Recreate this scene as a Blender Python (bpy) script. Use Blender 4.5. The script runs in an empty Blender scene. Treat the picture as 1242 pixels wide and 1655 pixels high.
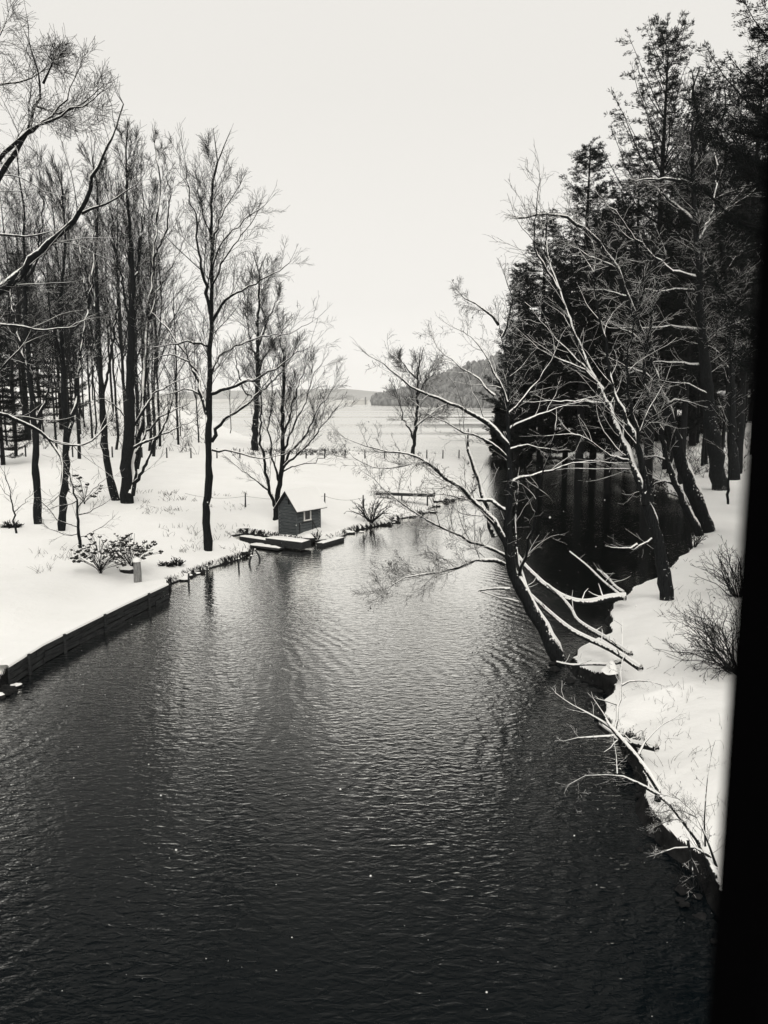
import bpy, math, random
import numpy as np
from mathutils import Vector

# ------------------------------------------------------------------ camera, world, sun
SC = bpy.context.scene
COL = SC.collection
CH = 8.8                       # camera height above the water
PITCH = math.radians(8.24)
F = 1240.0                     # focal length in photo pixels (photo 1242 x 1655)
cam_d = bpy.data.cameras.new("camera")
cam = bpy.data.objects.new("camera", cam_d); COL.objects.link(cam)
cam_d.sensor_fit = 'VERTICAL'; cam_d.sensor_height = 36.0; cam_d.lens = 36.0*F/1655.0
cam.location = (0, 0, CH); cam.rotation_euler = (math.pi/2-PITCH, 0, 0)
cam_d.clip_start = 0.05; cam_d.clip_end = 30000
cam_d.dof.use_dof = True; cam_d.dof.focus_distance = 38.0; cam_d.dof.aperture_fstop = 3.4
SC.camera = cam

SUN_EL, SUN_AZ = math.radians(48), math.radians(165)
world = bpy.data.worlds.new("World"); SC.world = world; world.use_nodes = True
wn = world.node_tree; wn.nodes.clear()
w_out = wn.nodes.new("ShaderNodeOutputWorld"); w_bg = wn.nodes.new("ShaderNodeBackground")
w_sky = wn.nodes.new("ShaderNodeTexSky"); w_sky.sky_type = 'NISHITA'; w_sky.sun_disc = False
w_sky.sun_elevation = SUN_EL; w_sky.sun_rotation = SUN_AZ
w_hs = wn.nodes.new("ShaderNodeHueSaturation"); w_hs.inputs['Saturation'].default_value = 0.0
w_mix = wn.nodes.new("ShaderNodeMix"); w_mix.data_type = 'RGBA'
w_mix.inputs[0].default_value = 0.94
# the closed overcast deck, a little brighter towards the horizon
w_tc = wn.nodes.new("ShaderNodeTexCoord"); w_sep = wn.nodes.new("ShaderNodeSeparateXYZ"); w_cr = wn.nodes.new("ShaderNodeValToRGB")
wn.links.new(w_tc.outputs['Generated'], w_sep.inputs[0]); wn.links.new(w_sep.outputs['Z'], w_cr.inputs[0])
for e, (p_, k_) in zip([w_cr.color_ramp.elements[0], w_cr.color_ramp.elements.new(.12), w_cr.color_ramp.elements.new(.35), w_cr.color_ramp.elements[-1]], ((0, 1.0), (.12, .86), (.35, .80), (1, .80))):
    e.position = p_; e.color = (k_, k_*.975, k_*.925, 1)
w_sc = wn.nodes.new("ShaderNodeVectorMath"); w_sc.operation = 'SCALE'; w_sc.inputs['Scale'].default_value = 11.0
wn.links.new(w_cr.outputs[0], w_sc.inputs[0]); wn.links.new(w_sc.outputs[0], w_mix.inputs[7])
wn.links.new(w_sky.outputs[0], w_hs.inputs['Color']); wn.links.new(w_hs.outputs[0], w_mix.inputs[6])
wn.links.new(w_mix.outputs[2], w_bg.inputs[0]); w_bg.inputs[1].default_value = 0.1
wn.links.new(w_bg.outputs[0], w_out.inputs[0])

sun_d = bpy.data.lights.new("sun", 'SUN'); sun_d.energy = 1.25; sun_d.angle = math.radians(25)
sun_d.color = (1.0, 0.96, 0.9)
sun = bpy.data.objects.new("sun", sun_d); COL.objects.link(sun)
sun.rotation_euler = (math.pi/2-SUN_EL, 0, math.pi-SUN_AZ)

SC.view_settings.view_transform = 'Standard'; SC.view_settings.look = 'None'
SC.view_settings.exposure = 0.0; SC.view_settings.gamma = 1.0
SC.cycles.max_bounces = 6; SC.cycles.volume_bounces = 1; SC.cycles.use_denoising = True; SC.cycles.denoiser = 'OPENIMAGEDENOISE'; SC.cycles.denoising_input_passes = 'RGB_ALBEDO_NORMAL'; SC.cycles.denoising_prefilter = 'ACCURATE'

# ------------------------------------------------------------------ helpers
cp, sp = math.cos(PITCH), math.sin(PITCH)
def ray(px, py):
    a, b = (px-621.0)/F, (827.5-py)/F
    return np.array([a, cp+b*sp, -sp+b*cp])
def atY(px, py, Y):
    r = ray(px, py); return np.array([0, 0, CH])+r*(Y/r[1])
def atZ(px, py, z=0.0):
    r = ray(px, py); return np.array([0, 0, CH])+r*((z-CH)/r[2])
def xy(px, py, z=0.0):
    p = atZ(px, py, z); return (p[0], p[1])

def tag(o, label=None, cat=None, group=None, kind=None):
    if label: o['label'] = label
    if cat: o['category'] = cat
    if group: o['group'] = group
    if kind: o['kind'] = kind
    return o
def empty(name, loc=(0, 0, 0), rz=0.0):
    o = bpy.data.objects.new(name, None); COL.objects.link(o)
    o.location = loc; o.rotation_euler = (0, 0, rz); o.empty_display_size = 0.3
    return o
def link_mesh(name, me, mat=None, parent=None, loc=None, smooth=False):
    o = bpy.data.objects.new(name, me); COL.objects.link(o)
    if mat is not None and len(me.materials) == 0: me.materials.append(mat)
    if parent is not None: o.parent = parent
    if loc is not None: o.location = loc
    return o
def raw_mesh(name, V, Fs, smooth=False):
    """V (n,3) array, Fs list of (m,k) index arrays"""
    me = bpy.data.meshes.new(name)
    V = np.asarray(V, dtype=np.float32)
    Fs = [np.asarray(f, dtype=np.int32) for f in Fs if len(f)]
    me.vertices.add(len(V)); me.vertices.foreach_set("co", V.ravel())
    nl = sum(f.size for f in Fs); npoly = sum(len(f) for f in Fs)
    me.loops.add(nl); me.polygons.add(npoly)
    me.loops.foreach_set("vertex_index", np.concatenate([f.ravel() for f in Fs]))
    tot = np.concatenate([np.full(len(f), f.shape[1], np.int32) for f in Fs])
    st = np.concatenate([[0], np.cumsum(tot)[:-1]]).astype(np.int32)
    me.polygons.foreach_set("loop_start", st); me.polygons.foreach_set("loop_total", tot)
    if smooth: me.polygons.foreach_set("use_smooth", np.ones(npoly, bool))
    me.update(calc_edges=True); me.validate()
    return me
def copy_thing(root):
    r = root.copy(); COL.objects.link(r)
    for c in root.children:
        d = c.copy(); COL.objects.link(d); d.parent = r
        for g in c.children:
            e = g.copy(); COL.objects.link(e); e.parent = d
    return r

class MB:
    """collects boxes / prisms / tubes into one mesh"""
    def __init__(s): s.v = []; s.f = []
    def add(s, V, Fc):
        b = len(s.v); s.v += [tuple(p) for p in V]; s.f += [tuple(i+b for i in f) for f in Fc]
    def box(s, c, size, ex=(1, 0, 0), ey=(0, 1, 0), ez=(0, 0, 1)):
        c = np.array(c, float); ex, ey, ez = (np.array(e, float) for e in (ex, ey, ez))
        V = []
        for k in (-.5, .5):
            for a, b in ((-.5, -.5), (.5, -.5), (.5, .5), (-.5, .5)):
                V.append(c+ex*a*size[0]+ey*b*size[1]+ez*k*size[2])
        s.add(V, [(0, 3, 2, 1), (4, 5, 6, 7), (0, 1, 5, 4), (1, 2, 6, 5), (2, 3, 7, 6), (3, 0, 4, 7)])
    def prism(s, poly, d):
        n = len(poly); d = np.array(d, float)
        V = [np.array(p, float) for p in poly]+[np.array(p, float)+d for p in poly]
        s.add(V, [tuple(range(n))[::-1], tuple(range(n, 2*n))]+[(i, (i+1) % n, (i+1) % n+n, i+n) for i in range(n)])
    def build(s, name, mat, parent=None, loc=None, bevel=0.0):
        me = bpy.data.meshes.new(name); me.from_pydata(s.v, [], s.f); me.update()
        o = link_mesh(name, me, mat, parent, loc)
        if bevel:
            m = o.modifiers.new("bevel", 'BEVEL'); m.width = bevel; m.segments = 2
        return o

# ------------------------------------------------------------------ materials
def new_mat(name):
    m = bpy.data.materials.new(name); m.use_nodes = True
    nt = m.node_tree; b = nt.nodes["Principled BSDF"]
    return m, nt, b
def N(nt, t, **kw):
    n = nt.nodes.new(t)
    for k, v in kw.items(): setattr(n, k, v)
    return n
def ramp(nt, fac, stops):
    r = N(nt, "ShaderNodeValToRGB"); cr = r.color_ramp
    while len(cr.elements) < len(stops): cr.elements.new(0.5)
    for e, (p, c) in zip(cr.elements, stops):
        e.position = p; e.color = c if len(c) == 4 else (*c, 1)
    nt.links.new(fac, r.inputs[0]); return r
def noise(nt, scale, detail=4, rough=0.55, coord='Object', sc=None, dist=0.0):
    tc = N(nt, "ShaderNodeTexCoord"); n = N(nt, "ShaderNodeTexNoise")
    n.inputs['Scale'].default_value = scale; n.inputs['Detail'].default_value = detail
    n.inputs['Roughness'].default_value = rough; n.inputs['Distortion'].default_value = dist
    if sc:
        mp = N(nt, "ShaderNodeMapping"); mp.inputs['Scale'].default_value = sc
        nt.links.new(tc.outputs[coord], mp.inputs[0]); nt.links.new(mp.outputs[0], n.inputs[0])
    else: nt.links.new(tc.outputs[coord], n.inputs[0])
    return n
def math_n(nt, op, a, b=None, clamp=False):
    m = N(nt, "ShaderNodeMath", operation=op); m.use_clamp = clamp
    for i, x in enumerate((a, b)):
        if x is None: continue
        if isinstance(x, (int, float)): m.inputs[i].default_value = x
        else: nt.links.new(x, m.inputs[i])
    return m.outputs[0]
SNOWC = (0.93, 0.925, 0.905)
def simple(name, c0, c1, scale, rough=0.85, bump=0.0, sc=None, bdist=0.02):
    m, nt, b = new_mat(name)
    n = noise(nt, scale, 5, 0.6, sc=sc)
    r = ramp(nt, n.outputs[0], [(0.3, c0), (0.7, c1)])
    nt.links.new(r.outputs[0], b.inputs['Base Color']); b.inputs['Roughness'].default_value = rough
    b.inputs['Specular IOR Level'].default_value = 0.2
    if bump:
        bp = N(nt, "ShaderNodeBump"); bp.inputs['Strength'].default_value = bump; bp.inputs['Distance'].default_value = bdist
        nt.links.new(n.outputs[0], bp.inputs['Height']); nt.links.new(bp.outputs[0], b.inputs['Normal'])
    return m
def bark_mat(name, dark, light, snow_lo, snow_hi, nscale=9.0, amp=0.55):
    """bark with snow clinging where the surface looks up, broken up by noise"""
    m, nt, b = new_mat(name)
    n = noise(nt, 6.0, 5, 0.65, sc=(4, 4, 0.6))
    base = ramp(nt, n.outputs[0], [(0.3, dark), (0.75, light)])
    g = N(nt, "ShaderNodeNewGeometry"); sx = N(nt, "ShaderNodeSeparateXYZ")
    nt.links.new(g.outputs['Normal'], sx.inputs[0])
    n2 = noise(nt, nscale, 3, 0.6)
    t = math_n(nt, 'ADD', sx.outputs['Z'], math_n(nt, 'MULTIPLY', math_n(nt, 'SUBTRACT', n2.outputs[0], 0.5), amp*2))
    mr = N(nt, "ShaderNodeMapRange"); mr.inputs[1].default_value = snow_lo; mr.inputs[2].default_value = snow_hi
    nt.links.new(t, mr.inputs[0])
    mx = N(nt, "ShaderNodeMix", data_type='RGBA'); nt.links.new(mr.outputs[0], mx.inputs[0])
    nt.links.new(base.outputs[0], mx.inputs[6]); mx.inputs[7].default_value = (*SNOWC, 1)
    nt.links.new(mx.outputs[2], b.inputs['Base Color']); b.inputs['Roughness'].default_value = 0.95
    b.inputs['Specular IOR Level'].default_value = 0.1
    bp = N(nt, "ShaderNodeBump"); bp.inputs['Strength'].default_value = 0.5; bp.inputs['Distance'].default_value = 0.03
    nt.links.new(n.outputs[0], bp.inputs['Height']); nt.links.new(bp.outputs[0], b.inputs['Normal'])
    return m
M = {}
M['bark'] = bark_mat('bark', (0.0025, 0.003, 0.0035), (0.020, 0.022, 0.023), 0.55, 0.68, 8.0, .85)
M['bark_snowy'] = bark_mat('bark_snowy', (0.0025, 0.003, 0.0035), (0.024, 0.026, 0.027), 0.42, 0.55, 9.0, 0.85)
M['bark_far'] = simple('bark_far', (0.003, 0.0035, 0.004), (0.012, 0.013, 0.014), 4.0)
M['twig'] = simple('twig', (0.004, 0.0045, 0.005), (0.014, 0.015, 0.016), 8.0)
M['needle'] = simple('needle', (0.002, 0.003, 0.003), (0.009, 0.012, 0.012), 1.5)
M['needle_snow'] = bark_mat('needle_snow', (0.004, 0.006, 0.006), (0.016, 0.02, 0.018), 0.75, 1.0, 1.2, 0.45)
M['wood_dark'] = simple('wood_dark', (0.01, 0.011, 0.012), (0.05, 0.052, 0.053), 5.0, bump=0.4, sc=(1, 1, 6))
M['wood_post'] = simple('wood_post', (0.08, 0.08, 0.08), (0.34, 0.34, 0.33), 9.0, bump=0.4, sc=(6, 6, 0.5))
M['wood_wall'] = simple('wood_wall', (0.008, 0.009, 0.01), (0.045, 0.047, 0.048), 2.2, bump=0.5, sc=(1.2, 1.2, 7))
M['siding'] = simple('siding', (0.045, 0.053, 0.057), (0.12, 0.13, 0.132), 3.0, bump=0.3, sc=(1, 1, 8))
M['white_paint'] = simple('white_paint', (0.6, 0.59, 0.56), (0.8, 0.79, 0.76), 6.0)
M['soil'] = simple('soil', (0.004, 0.0045, 0.005), (0.02, 0.02, 0.02), 6.0, bump=0.6)
M['leaf'] = simple('leaf', (0.01, 0.01, 0.01), (0.04, 0.04, 0.038), 6.0)
M['weed'] = simple('weed', (0.03, 0.03, 0.028), (0.14, 0.135, 0.12), 5.0)
m, nt, b = new_mat('glass_dark'); b.inputs['Base Color'].default_value = (0.006, 0.006, 0.007, 1)
b.inputs['Roughness'].default_value = 0.15; M['glass'] = m
m, nt, b = new_mat('frame_black'); b.inputs['Base Color'].default_value = (0.002, 0.002, 0.0022, 1)
b.inputs['Roughness'].default_value = 0.95; b.inputs['Specular IOR Level'].default_value = 0.0; M['frame_black'] = m
def snow_mat(name):
    m, nt, b = new_mat(name)
    n = noise(nt, 0.35, 6, 0.6); r = ramp(nt, n.outputs[0], [(0.3, (0.90, 0.895, 0.87)), (0.7, (0.95, 0.945, 0.925))])
    nt.links.new(r.outputs[0], b.inputs['Base Color']); b.inputs['Roughness'].default_value = 0.9
    b.inputs['Specular IOR Level'].default_value = 0.05
    n2 = noise(nt, 2.2, 6, 0.6); bp = N(nt, "ShaderNodeBump"); bp.inputs['Strength'].default_value = 0.25
    bp.inputs['Distance'].default_value = 0.05
    nt.links.new(n2.outputs[0], bp.inputs['Height']); nt.links.new(bp.outputs[0], b.inputs['Normal'])
    return m
M['snow'] = snow_mat('snow')
# ground: snow where it lies, bare earth where it is too steep
m, nt, b = new_mat('snow_ground')
g = N(nt, "ShaderNodeNewGeometry"); sx = N(nt, "ShaderNodeSeparateXYZ"); nt.links.new(g.outputs['True Normal'], sx.inputs[0])
sp_ = N(nt, "ShaderNodeSeparateXYZ"); nt.links.new(g.outputs['Position'], sp_.inputs[0])
n2 = noise(nt, 2.6, 5, 0.65)
t = math_n(nt, 'ADD', sx.outputs['Z'], math_n(nt, 'MULTIPLY', math_n(nt, 'SUBTRACT', n2.outputs[0], 0.5), 0.6))
mr = N(nt, "ShaderNodeMapRange"); mr.inputs[1].default_value = 0.60; mr.inputs[2].default_value = 0.68; nt.links.new(t, mr.inputs[0])
hz = N(nt, "ShaderNodeMapRange"); hz.inputs[1].default_value = 0.05; hz.inputs[2].default_value = 0.10; nt.links.new(sp_.outputs['Z'], hz.inputs[0])
fac = math_n(nt, 'MULTIPLY', mr.outputs[0], hz.outputs[0])
n = noise(nt, 0.35, 6, 0.6); rs = ramp(nt, n.outputs[0], [(0.3, (0.90, 0.895, 0.87)), (0.7, (0.95, 0.945, 0.925))])
n3 = noise(nt, 5, 5, 0.6); re = ramp(nt, n3.outputs[0], [(0.3, (0.003, 0.0035, 0.004)), (0.7, (0.022, 0.022, 0.022))])
mx = N(nt, "ShaderNodeMix", data_type='RGBA'); nt.links.new(fac, mx.inputs[0]); nt.links.new(re.outputs[0], mx.inputs[6]); nt.links.new(rs.outputs[0], mx.inputs[7])
nt.links.new(mx.outputs[2], b.inputs['Base Color']); b.inputs['Roughness'].default_value = 0.9; b.inputs['Specular IOR Level'].default_value = 0.05
n4 = noise(nt, 1.4, 7, 0.62); bp = N(nt, "ShaderNodeBump"); bp.inputs['Strength'].default_value = 0.35; bp.inputs['Distance'].default_value = 0.2
nt.links.new(n4.outputs[0], bp.inputs['Height']); nt.links.new(bp.outputs[0], b.inputs['Normal'])
M['ground'] = m
# water
m = bpy.data.materials.new('creek_water'); m.use_nodes = True; nt = m.node_tree; nt.nodes.clear()
out = N(nt, "ShaderNodeOutputMaterial"); dif = N(nt, "ShaderNodeBsdfDiffuse"); glo = N(nt, "ShaderNodeBsdfGlossy")
mix = N(nt, "ShaderNodeMixShader")
dif.inputs[0].default_value = (0.0016, 0.0034, 0.0046, 1); glo.inputs[0].default_value = (1, 0.995, 0.97, 1); glo.inputs['Roughness'].default_value = 0.03
tc = N(nt, "ShaderNodeTexCoord")
def wnoise(rot, scl, scale, detail, dist):
    mp = N(nt, "ShaderNodeMapping"); mp.inputs['Rotation'].default_value = (0, 0, math.radians(rot)); mp.inputs['Scale'].default_value = scl
    nz = N(nt, "ShaderNodeTexNoise"); nz.inputs['Scale'].default_value = scale; nz.inputs['Detail'].default_value = detail
    nz.inputs['Roughness'].default_value = 0.5; nz.inputs['Distortion'].default_value = dist
    nt.links.new(tc.outputs['Object'], mp.inputs[0]); nt.links.new(mp.outputs[0], nz.inputs[0]); return nz.outputs[0]
a1 = wnoise(6, (0.46, 1.0, 1), 6.2, 2.0, 0.8)
a2 = wnoise(-28, (0.5, 1.0, 1), 7.2, 2.0, 0.5)
a3 = wnoise(35, (0.8, 1.0, 1), 12.0, 2.0, 0.2)
patch = wnoise(0, (1, 0.5, 1), 0.09, 2, 0.0)
pr = N(nt, "ShaderNodeMapRange"); pr.inputs[1].default_value = 0.35; pr.inputs[2].default_value = 0.65; pr.inputs[3].default_value = 0.3; pr.inputs[4].default_value = 1.3
nt.links.new(patch, pr.inputs[0])
wv = N(nt, "ShaderNodeTexWave"); wv.wave_type = 'RINGS'; wv.rings_direction = 'SPHERICAL'; wv.wave_profile = 'SIN'
wv.inputs['Scale'].default_value = 0.62; wv.inputs['Distortion'].default_value = 8.0; wv.inputs['Detail'].default_value = 2.5; wv.inputs['Detail Scale'].default_value = 0.55
wmp = N(nt, "ShaderNodeMapping"); wmp.inputs['Location'].default_value = (15, -20, 0); nt.links.new(tc.outputs['Object'], wmp.inputs[0]); nt.links.new(wmp.outputs[0], wv.inputs[0])
pw = wnoise(20, (1, 1, 1), 0.16, 1, 0.5)
pwr = N(nt, "ShaderNodeMapRange"); pwr.inputs[1].default_value = 0.42; pwr.inputs[2].default_value = 0.62; nt.links.new(pw, pwr.inputs[0])
wring = math_n(nt, 'MULTIPLY', math_n(nt, 'MULTIPLY', wv.outputs['Fac'], 0.36), pwr.outputs[0])
hsum = math_n(nt, 'ADD', math_n(nt, 'ADD', wring, a1), math_n(nt, 'ADD', math_n(nt, 'MULTIPLY', a2, 0.6), math_n(nt, 'MULTIPLY', a3, 0.12)))
wsep0 = N(nt, "ShaderNodeSeparateXYZ"); nt.links.new(tc.outputs['Object'], wsep0.inputs[0])
calm = N(nt, "ShaderNodeMapRange"); calm.inputs[1].default_value = 26; calm.inputs[2].default_value = 48; calm.inputs[3].default_value = 1.0; calm.inputs[4].default_value = .24
nt.links.new(wsep0.outputs['Y'], calm.inputs[0])        # calmer, sheltered water past the stooping tree
hh = math_n(nt, 'MULTIPLY', math_n(nt, 'MULTIPLY', hsum, pr.outputs[0]), calm.outputs[0])
bp = N(nt, "ShaderNodeBump"); bp.inputs['Strength'].default_value = 1.0; bp.inputs['Distance'].default_value = 0.034
nt.links.new(hh, bp.inputs['Height'])
fr = N(nt, "ShaderNodeFresnel"); fr.inputs['IOR'].default_value = 1.33; nt.links.new(bp.outputs[0], fr.inputs['Normal'])
fac = math_n(nt, 'MINIMUM', math_n(nt, 'MULTIPLY', math_n(nt, 'POWER', fr.outputs[0], 2.4), 46.0), 0.89)
wsep = N(nt, "ShaderNodeSeparateXYZ"); nt.links.new(tc.outputs['Object'], wsep.inputs[0])
rgh = N(nt, "ShaderNodeMapRange"); rgh.inputs[1].default_value = 60; rgh.inputs[2].default_value = 200; rgh.inputs[3].default_value = .05; rgh.inputs[4].default_value = .30
strk = N(nt, "ShaderNodeTexNoise"); strk.inputs['Scale'].default_value = 1.0; strk.inputs['Detail'].default_value = 4
smp = N(nt, "ShaderNodeMapping"); smp.inputs['Scale'].default_value = (.0018, .02, 1); nt.links.new(tc.outputs['Object'], smp.inputs[0]); nt.links.new(smp.outputs[0], strk.inputs[0])
srg = N(nt, "ShaderNodeMapRange"); srg.inputs[1].default_value = .4; srg.inputs[2].default_value = .6; srg.inputs[3].default_value = .25; srg.inputs[4].default_value = 1.5; nt.links.new(strk.outputs[0], srg.inputs[0])
nt.links.new(wsep.outputs['Y'], rgh.inputs[0]); nt.links.new(math_n(nt, 'MULTIPLY', rgh.outputs[0], srg.outputs[0]), glo.inputs['Roughness'])     # wind-ruffled lake beyond the creek mouth
nt.links.new(bp.outputs[0], glo.inputs['Normal'])
nt.links.new(fac, mix.inputs[0]); nt.links.new(dif.outputs[0], mix.inputs[1]); nt.links.new(glo.outputs[0], mix.inputs[2]); nt.links.new(mix.outputs[0], out.inputs[0])
M['water'] = m

# ------------------------------------------------------------------ shorelines and terrain
def P(*pts): return [xy(a, b) for a, b in pts]
LEFT = P((-90, 1165), (-5, 1128), (14, 1110), (70, 1072), (130, 1040), (200, 1003), (272, 967), (285, 945), (312, 930), (345, 914), (385, 903), (402, 895),
         (408, 888), (388, 876), (374, 868), (400, 866), (440, 873), (495, 880), (520, 874), (560, 864), (600, 856), (632, 848), (642, 840),
         (672, 834), (698, 829), (703, 820), (697, 812), (722, 811), (757, 804), (770, 790), (768, 765), (752, 743),
         (700, 737), (620, 737), (560, 735), (480, 728), (400, 720), (330, 708))
LEFT += [(-120, 260), (-600, 420), (-600, -40), (-40, -40), (-22, 10)]
RIGHT = P((793, 724), (830, 731), (890, 741), (950, 748), (1000, 760), (1050, 772), (1100, 810), (1128, 850), (1118, 880), (1080, 927),
          (1045, 945), (1008, 966), (992, 985), (988, 1012), (978, 1036), (930, 1056), (886, 1073), (912, 1098), (952, 1110), (972, 1124), (950, 1146),
          (972, 1172), (1005, 1184), (1028, 1190), (1040, 1225), (1044, 1246), (1036, 1270), (1046, 1325), (1064, 1380), (1088, 1408), (1114, 1452), (1146, 1502), (1200, 1580), (1300, 1750))
RIGHT += [(9, -40), (600, -40), (600, 420), (120, 250), xy(960, 700), xy(850, 712)]
LEFT, RIGHT = np.array(LEFT), np.array(RIGHT)
def sdist(x, y, poly):
    """signed distance, positive inside"""
    best = np.full(x.shape, 1e9); ins = np.zeros(x.shape, bool); n = len(poly)
    for i in range(n):
        ax, ay = poly[i]; bx, by = poly[(i+1) % n]
        dx, dy = bx-ax, by-ay
        t = np.clip(((x-ax)*dx+(y-ay)*dy)/(dx*dx+dy*dy), 0, 1)
        best = np.minimum(best, (x-ax-t*dx)**2+(y-ay-t*dy)**2)
        c = ((ay > y) != (by > y))
        if abs(dy) > 1e-9: ins ^= c & (x < dx*(y-ay)/dy+ax)
    d = np.sqrt(best); return np.where(ins, d, -d)
rn = np.random.RandomState(5)
WV = [(rn.uniform(-1, 1)*k, rn.uniform(-1, 1)*k, rn.uniform(0, 6.28), 1.0/k**0.9) for k in (0.12, 0.2, 0.35, 0.6, 1.0, 1.7, 2.6, 4.0, 6.5, 9.0) for _ in range(3)]
def fbm(x, y, lo=0, hi=30):
    s = np.zeros(np.shape(x))
    for a, b, c, w in WV[lo:hi]: s = s+w*np.sin(a*x+b*y+c)
    return s
def sstep(t): t = np.clip(t, 0, 1); return t*t*(3-2*t)
wa, wb = LEFT[2], LEFT[6]
def height(x, y):
    x = np.asarray(x, float); y = np.asarray(y, float)
    jag = 0.055*fbm(x, y, 9, 27)
    # no jag along the timber wall
    dw = np.full(x.shape, 1e9)
    for k in range(2, 6):
        a, b_ = LEFT[k], LEFT[k+1]; t = np.clip(((x-a[0])*(b_[0]-a[0])+(y-a[1])*(b_[1]-a[1]))/((b_-a)**2).sum(), 0, 1)
        dw = np.minimum(dw, np.hypot(x-a[0]-t*(b_[0]-a[0]), y-a[1]-t*(b_[1]-a[1])))
    wallf = sstep((2.2-dw)/1.2)*sstep((np.hypot(x-wb[0], y-wb[1])-.05)/1.2)*sstep((np.hypot(x-wa[0], y-wa[1])-.05)/1.0)
    sl0 = sdist(x, y, LEFT); sr0 = sdist(x, y, RIGHT)
    sl = sl0+jag*(1-wallf)*np.clip(y/30, .5, 1.5); sr = sr0+jag*1.3
    lipw = 0.22+0.004*y
    hl = 0.38*sstep(sl/lipw)+0.42*sstep(sl/4.0)
    hl = np.where(wallf > 0, hl*(1-wallf)+wallf*0.66*sstep((sl0-0.02)/0.16), hl)
    hl = hl+0.012*np.clip(sl, 0, 60)*(1+0.2*fbm(x, y, 0, 6)*0.1)
    hl = hl+7.0*sstep((y-95)/130)*sstep((-x-10)/50)+14*sstep((y-150)/250)*sstep((-x-20)/90)+1.2*sstep((-x-14)/25)*sstep((y-40)/40)
    hl = hl+sstep((sl-.5)/3)*0.014*fbm(x, y, 0, 18)
    hr = 0.34*sstep(sr/(0.17+0.003*y))+0.5*sstep(sr/2.5)+0.035*np.clip(sr, 0, 40)
    hr = hr+9*sstep((x-32)/70)*sstep((y-30)/50)+sstep((sr-.5)/3)*0.016*fbm(x, y, 0, 18)
    h = np.where(sl > 0, hl, np.where(sr > 0, hr, np.maximum(-0.6, np.maximum(sl, sr)*1.5-0.02)))
    return h
def gz(x, y): return float(height(np.array([x]), np.array([y]))[0])
def hit(px, py):
    """where the pixel's ray meets the ground"""
    r = ray(px, py); rh = np.hypot(r[0], r[1])
    ts = np.exp(np.linspace(math.log(8), math.log(600), 1500))/rh
    zs = CH+r[2]*ts; hs = np.maximum(height(r[0]*ts, r[1]*ts), 0)
    k = np.argmax(zs <= hs)
    if zs[k] > hs[k]: k = len(ts)-1
    return np.array([r[0]*ts[k], r[1]*ts[k], hs[k]])

def terrain():
    na = 760
    r = np.r_[np.exp(np.linspace(math.log(7.0), math.log(32), 520))[:-1], np.exp(np.linspace(math.log(32), math.log(560), 480))]; nr = len(r)
    a = np.concatenate([np.radians(np.linspace(-75, -33, 50))[:-1], np.radians(np.linspace(-33, 31, na-100)), np.radians(np.linspace(31, 75, 51))[1:]])
    na = len(a)
    R, A = np.meshgrid(r, a, indexing='ij'); X = R*np.sin(A); Y = R*np.cos(A)
    Z = height(X, Y)
    V = np.stack([X, Y, Z], -1).reshape(-1, 3)
    idx = np.arange(nr*na).reshape(nr, na)
    q = np.stack([idx[:-1, :-1], idx[:-1, 1:], idx[1:, 1:], idx[1:, :-1]], -1).reshape(-1, 4)[:, ::-1]
    keep = V[:, 2][q].max(1) > -0.25
    q = q[keep]; side = V[:, 0][q].mean(1)+(-0.12*V[:, 1][q].mean(1)) < -0.2
    sdl = sdist(V[q[:, 0], 0], V[q[:, 0], 1], LEFT); sdr = sdist(V[q[:, 0], 0], V[q[:, 0], 1], RIGHT)
    for nm, sel in (('ground', sdl > sdr), ('ground', sdl <= sdr)):
        qq = q[sel]; u, inv = np.unique(qq, return_inverse=True)
        me = raw_mesh(nm, V[u], [inv.reshape(-1, 4)], smooth=True)
        tag(link_mesh(nm, me, M['ground']), kind='structure')
terrain()
# lake bed far out and the water sheet
mb = MB(); mb.add([(-9000, -60, 0), (9000, -60, 0), (9000, 9000, 0), (-9000, 9000, 0)], [(0, 1, 2, 3)])
tag(mb.build('water', M['water']), kind='structure')
mb = MB(); mb.add([(-9000, -60, -1), (9000, -60, -1), (9000, 9000, -1), (-9000, 9000, -1)], [(0, 1, 2, 3)])
tag(mb.build('creek_bed', M['soil']), kind='structure')

# ------------------------------------------------------------------ tubes
def tubes(polys, sides_fn, jitter=0.0, cap=True):
    """polys: list of (pts(n,3), rad(n)); returns V, [quads]"""
    groups = {}
    for p, r in polys:
        k = (len(p), sides_fn(float(np.max(r))))
        groups.setdefault(k, []).append((p, r))
    Vs, Qs, off = [], [], 0
    for (n, s), lst in groups.items():
        Pp = np.array([a for a, _ in lst]); R = np.array([b for _, b in lst]); m_ = len(lst)
        T = np.gradient(Pp, axis=1); T /= np.linalg.norm(T, axis=2, keepdims=True)+1e-9
        mean = np.abs(T.mean(1)); ref = np.eye(3)[np.argmin(mean, axis=1)][:, None, :]
        A = np.cross(T, ref); A /= np.linalg.norm(A, axis=2, keepdims=True)+1e-9
        B = np.cross(T, A)
        th = np.arange(s)*2*math.pi/s
        RR = R[:, :, None]*np.ones(s)
        if jitter: RR = RR*(1+jitter*np.random.RandomState(3).uniform(-1, 1, RR.shape))
        V = Pp[:, :, None, :]+RR[..., None]*(A[:, :, None, :]*np.cos(th)[:, None]+B[:, :, None, :]*np.sin(th)[:, None])
        idx = off+np.arange(m_*n*s).reshape(m_, n, s)
        i0, i1 = idx[:, :-1, :], idx[:, 1:, :]
        q = np.stack([i0, np.roll(i0, -1, 2), np.roll(i1, -1, 2), i1], -1).reshape(-1, 4)
        Vs.append(V.reshape(-1, 3)); Qs.append(q); off += m_*n*s
    if not Vs: return np.zeros((0, 3)), []
    return np.concatenate(Vs), Qs
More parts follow.
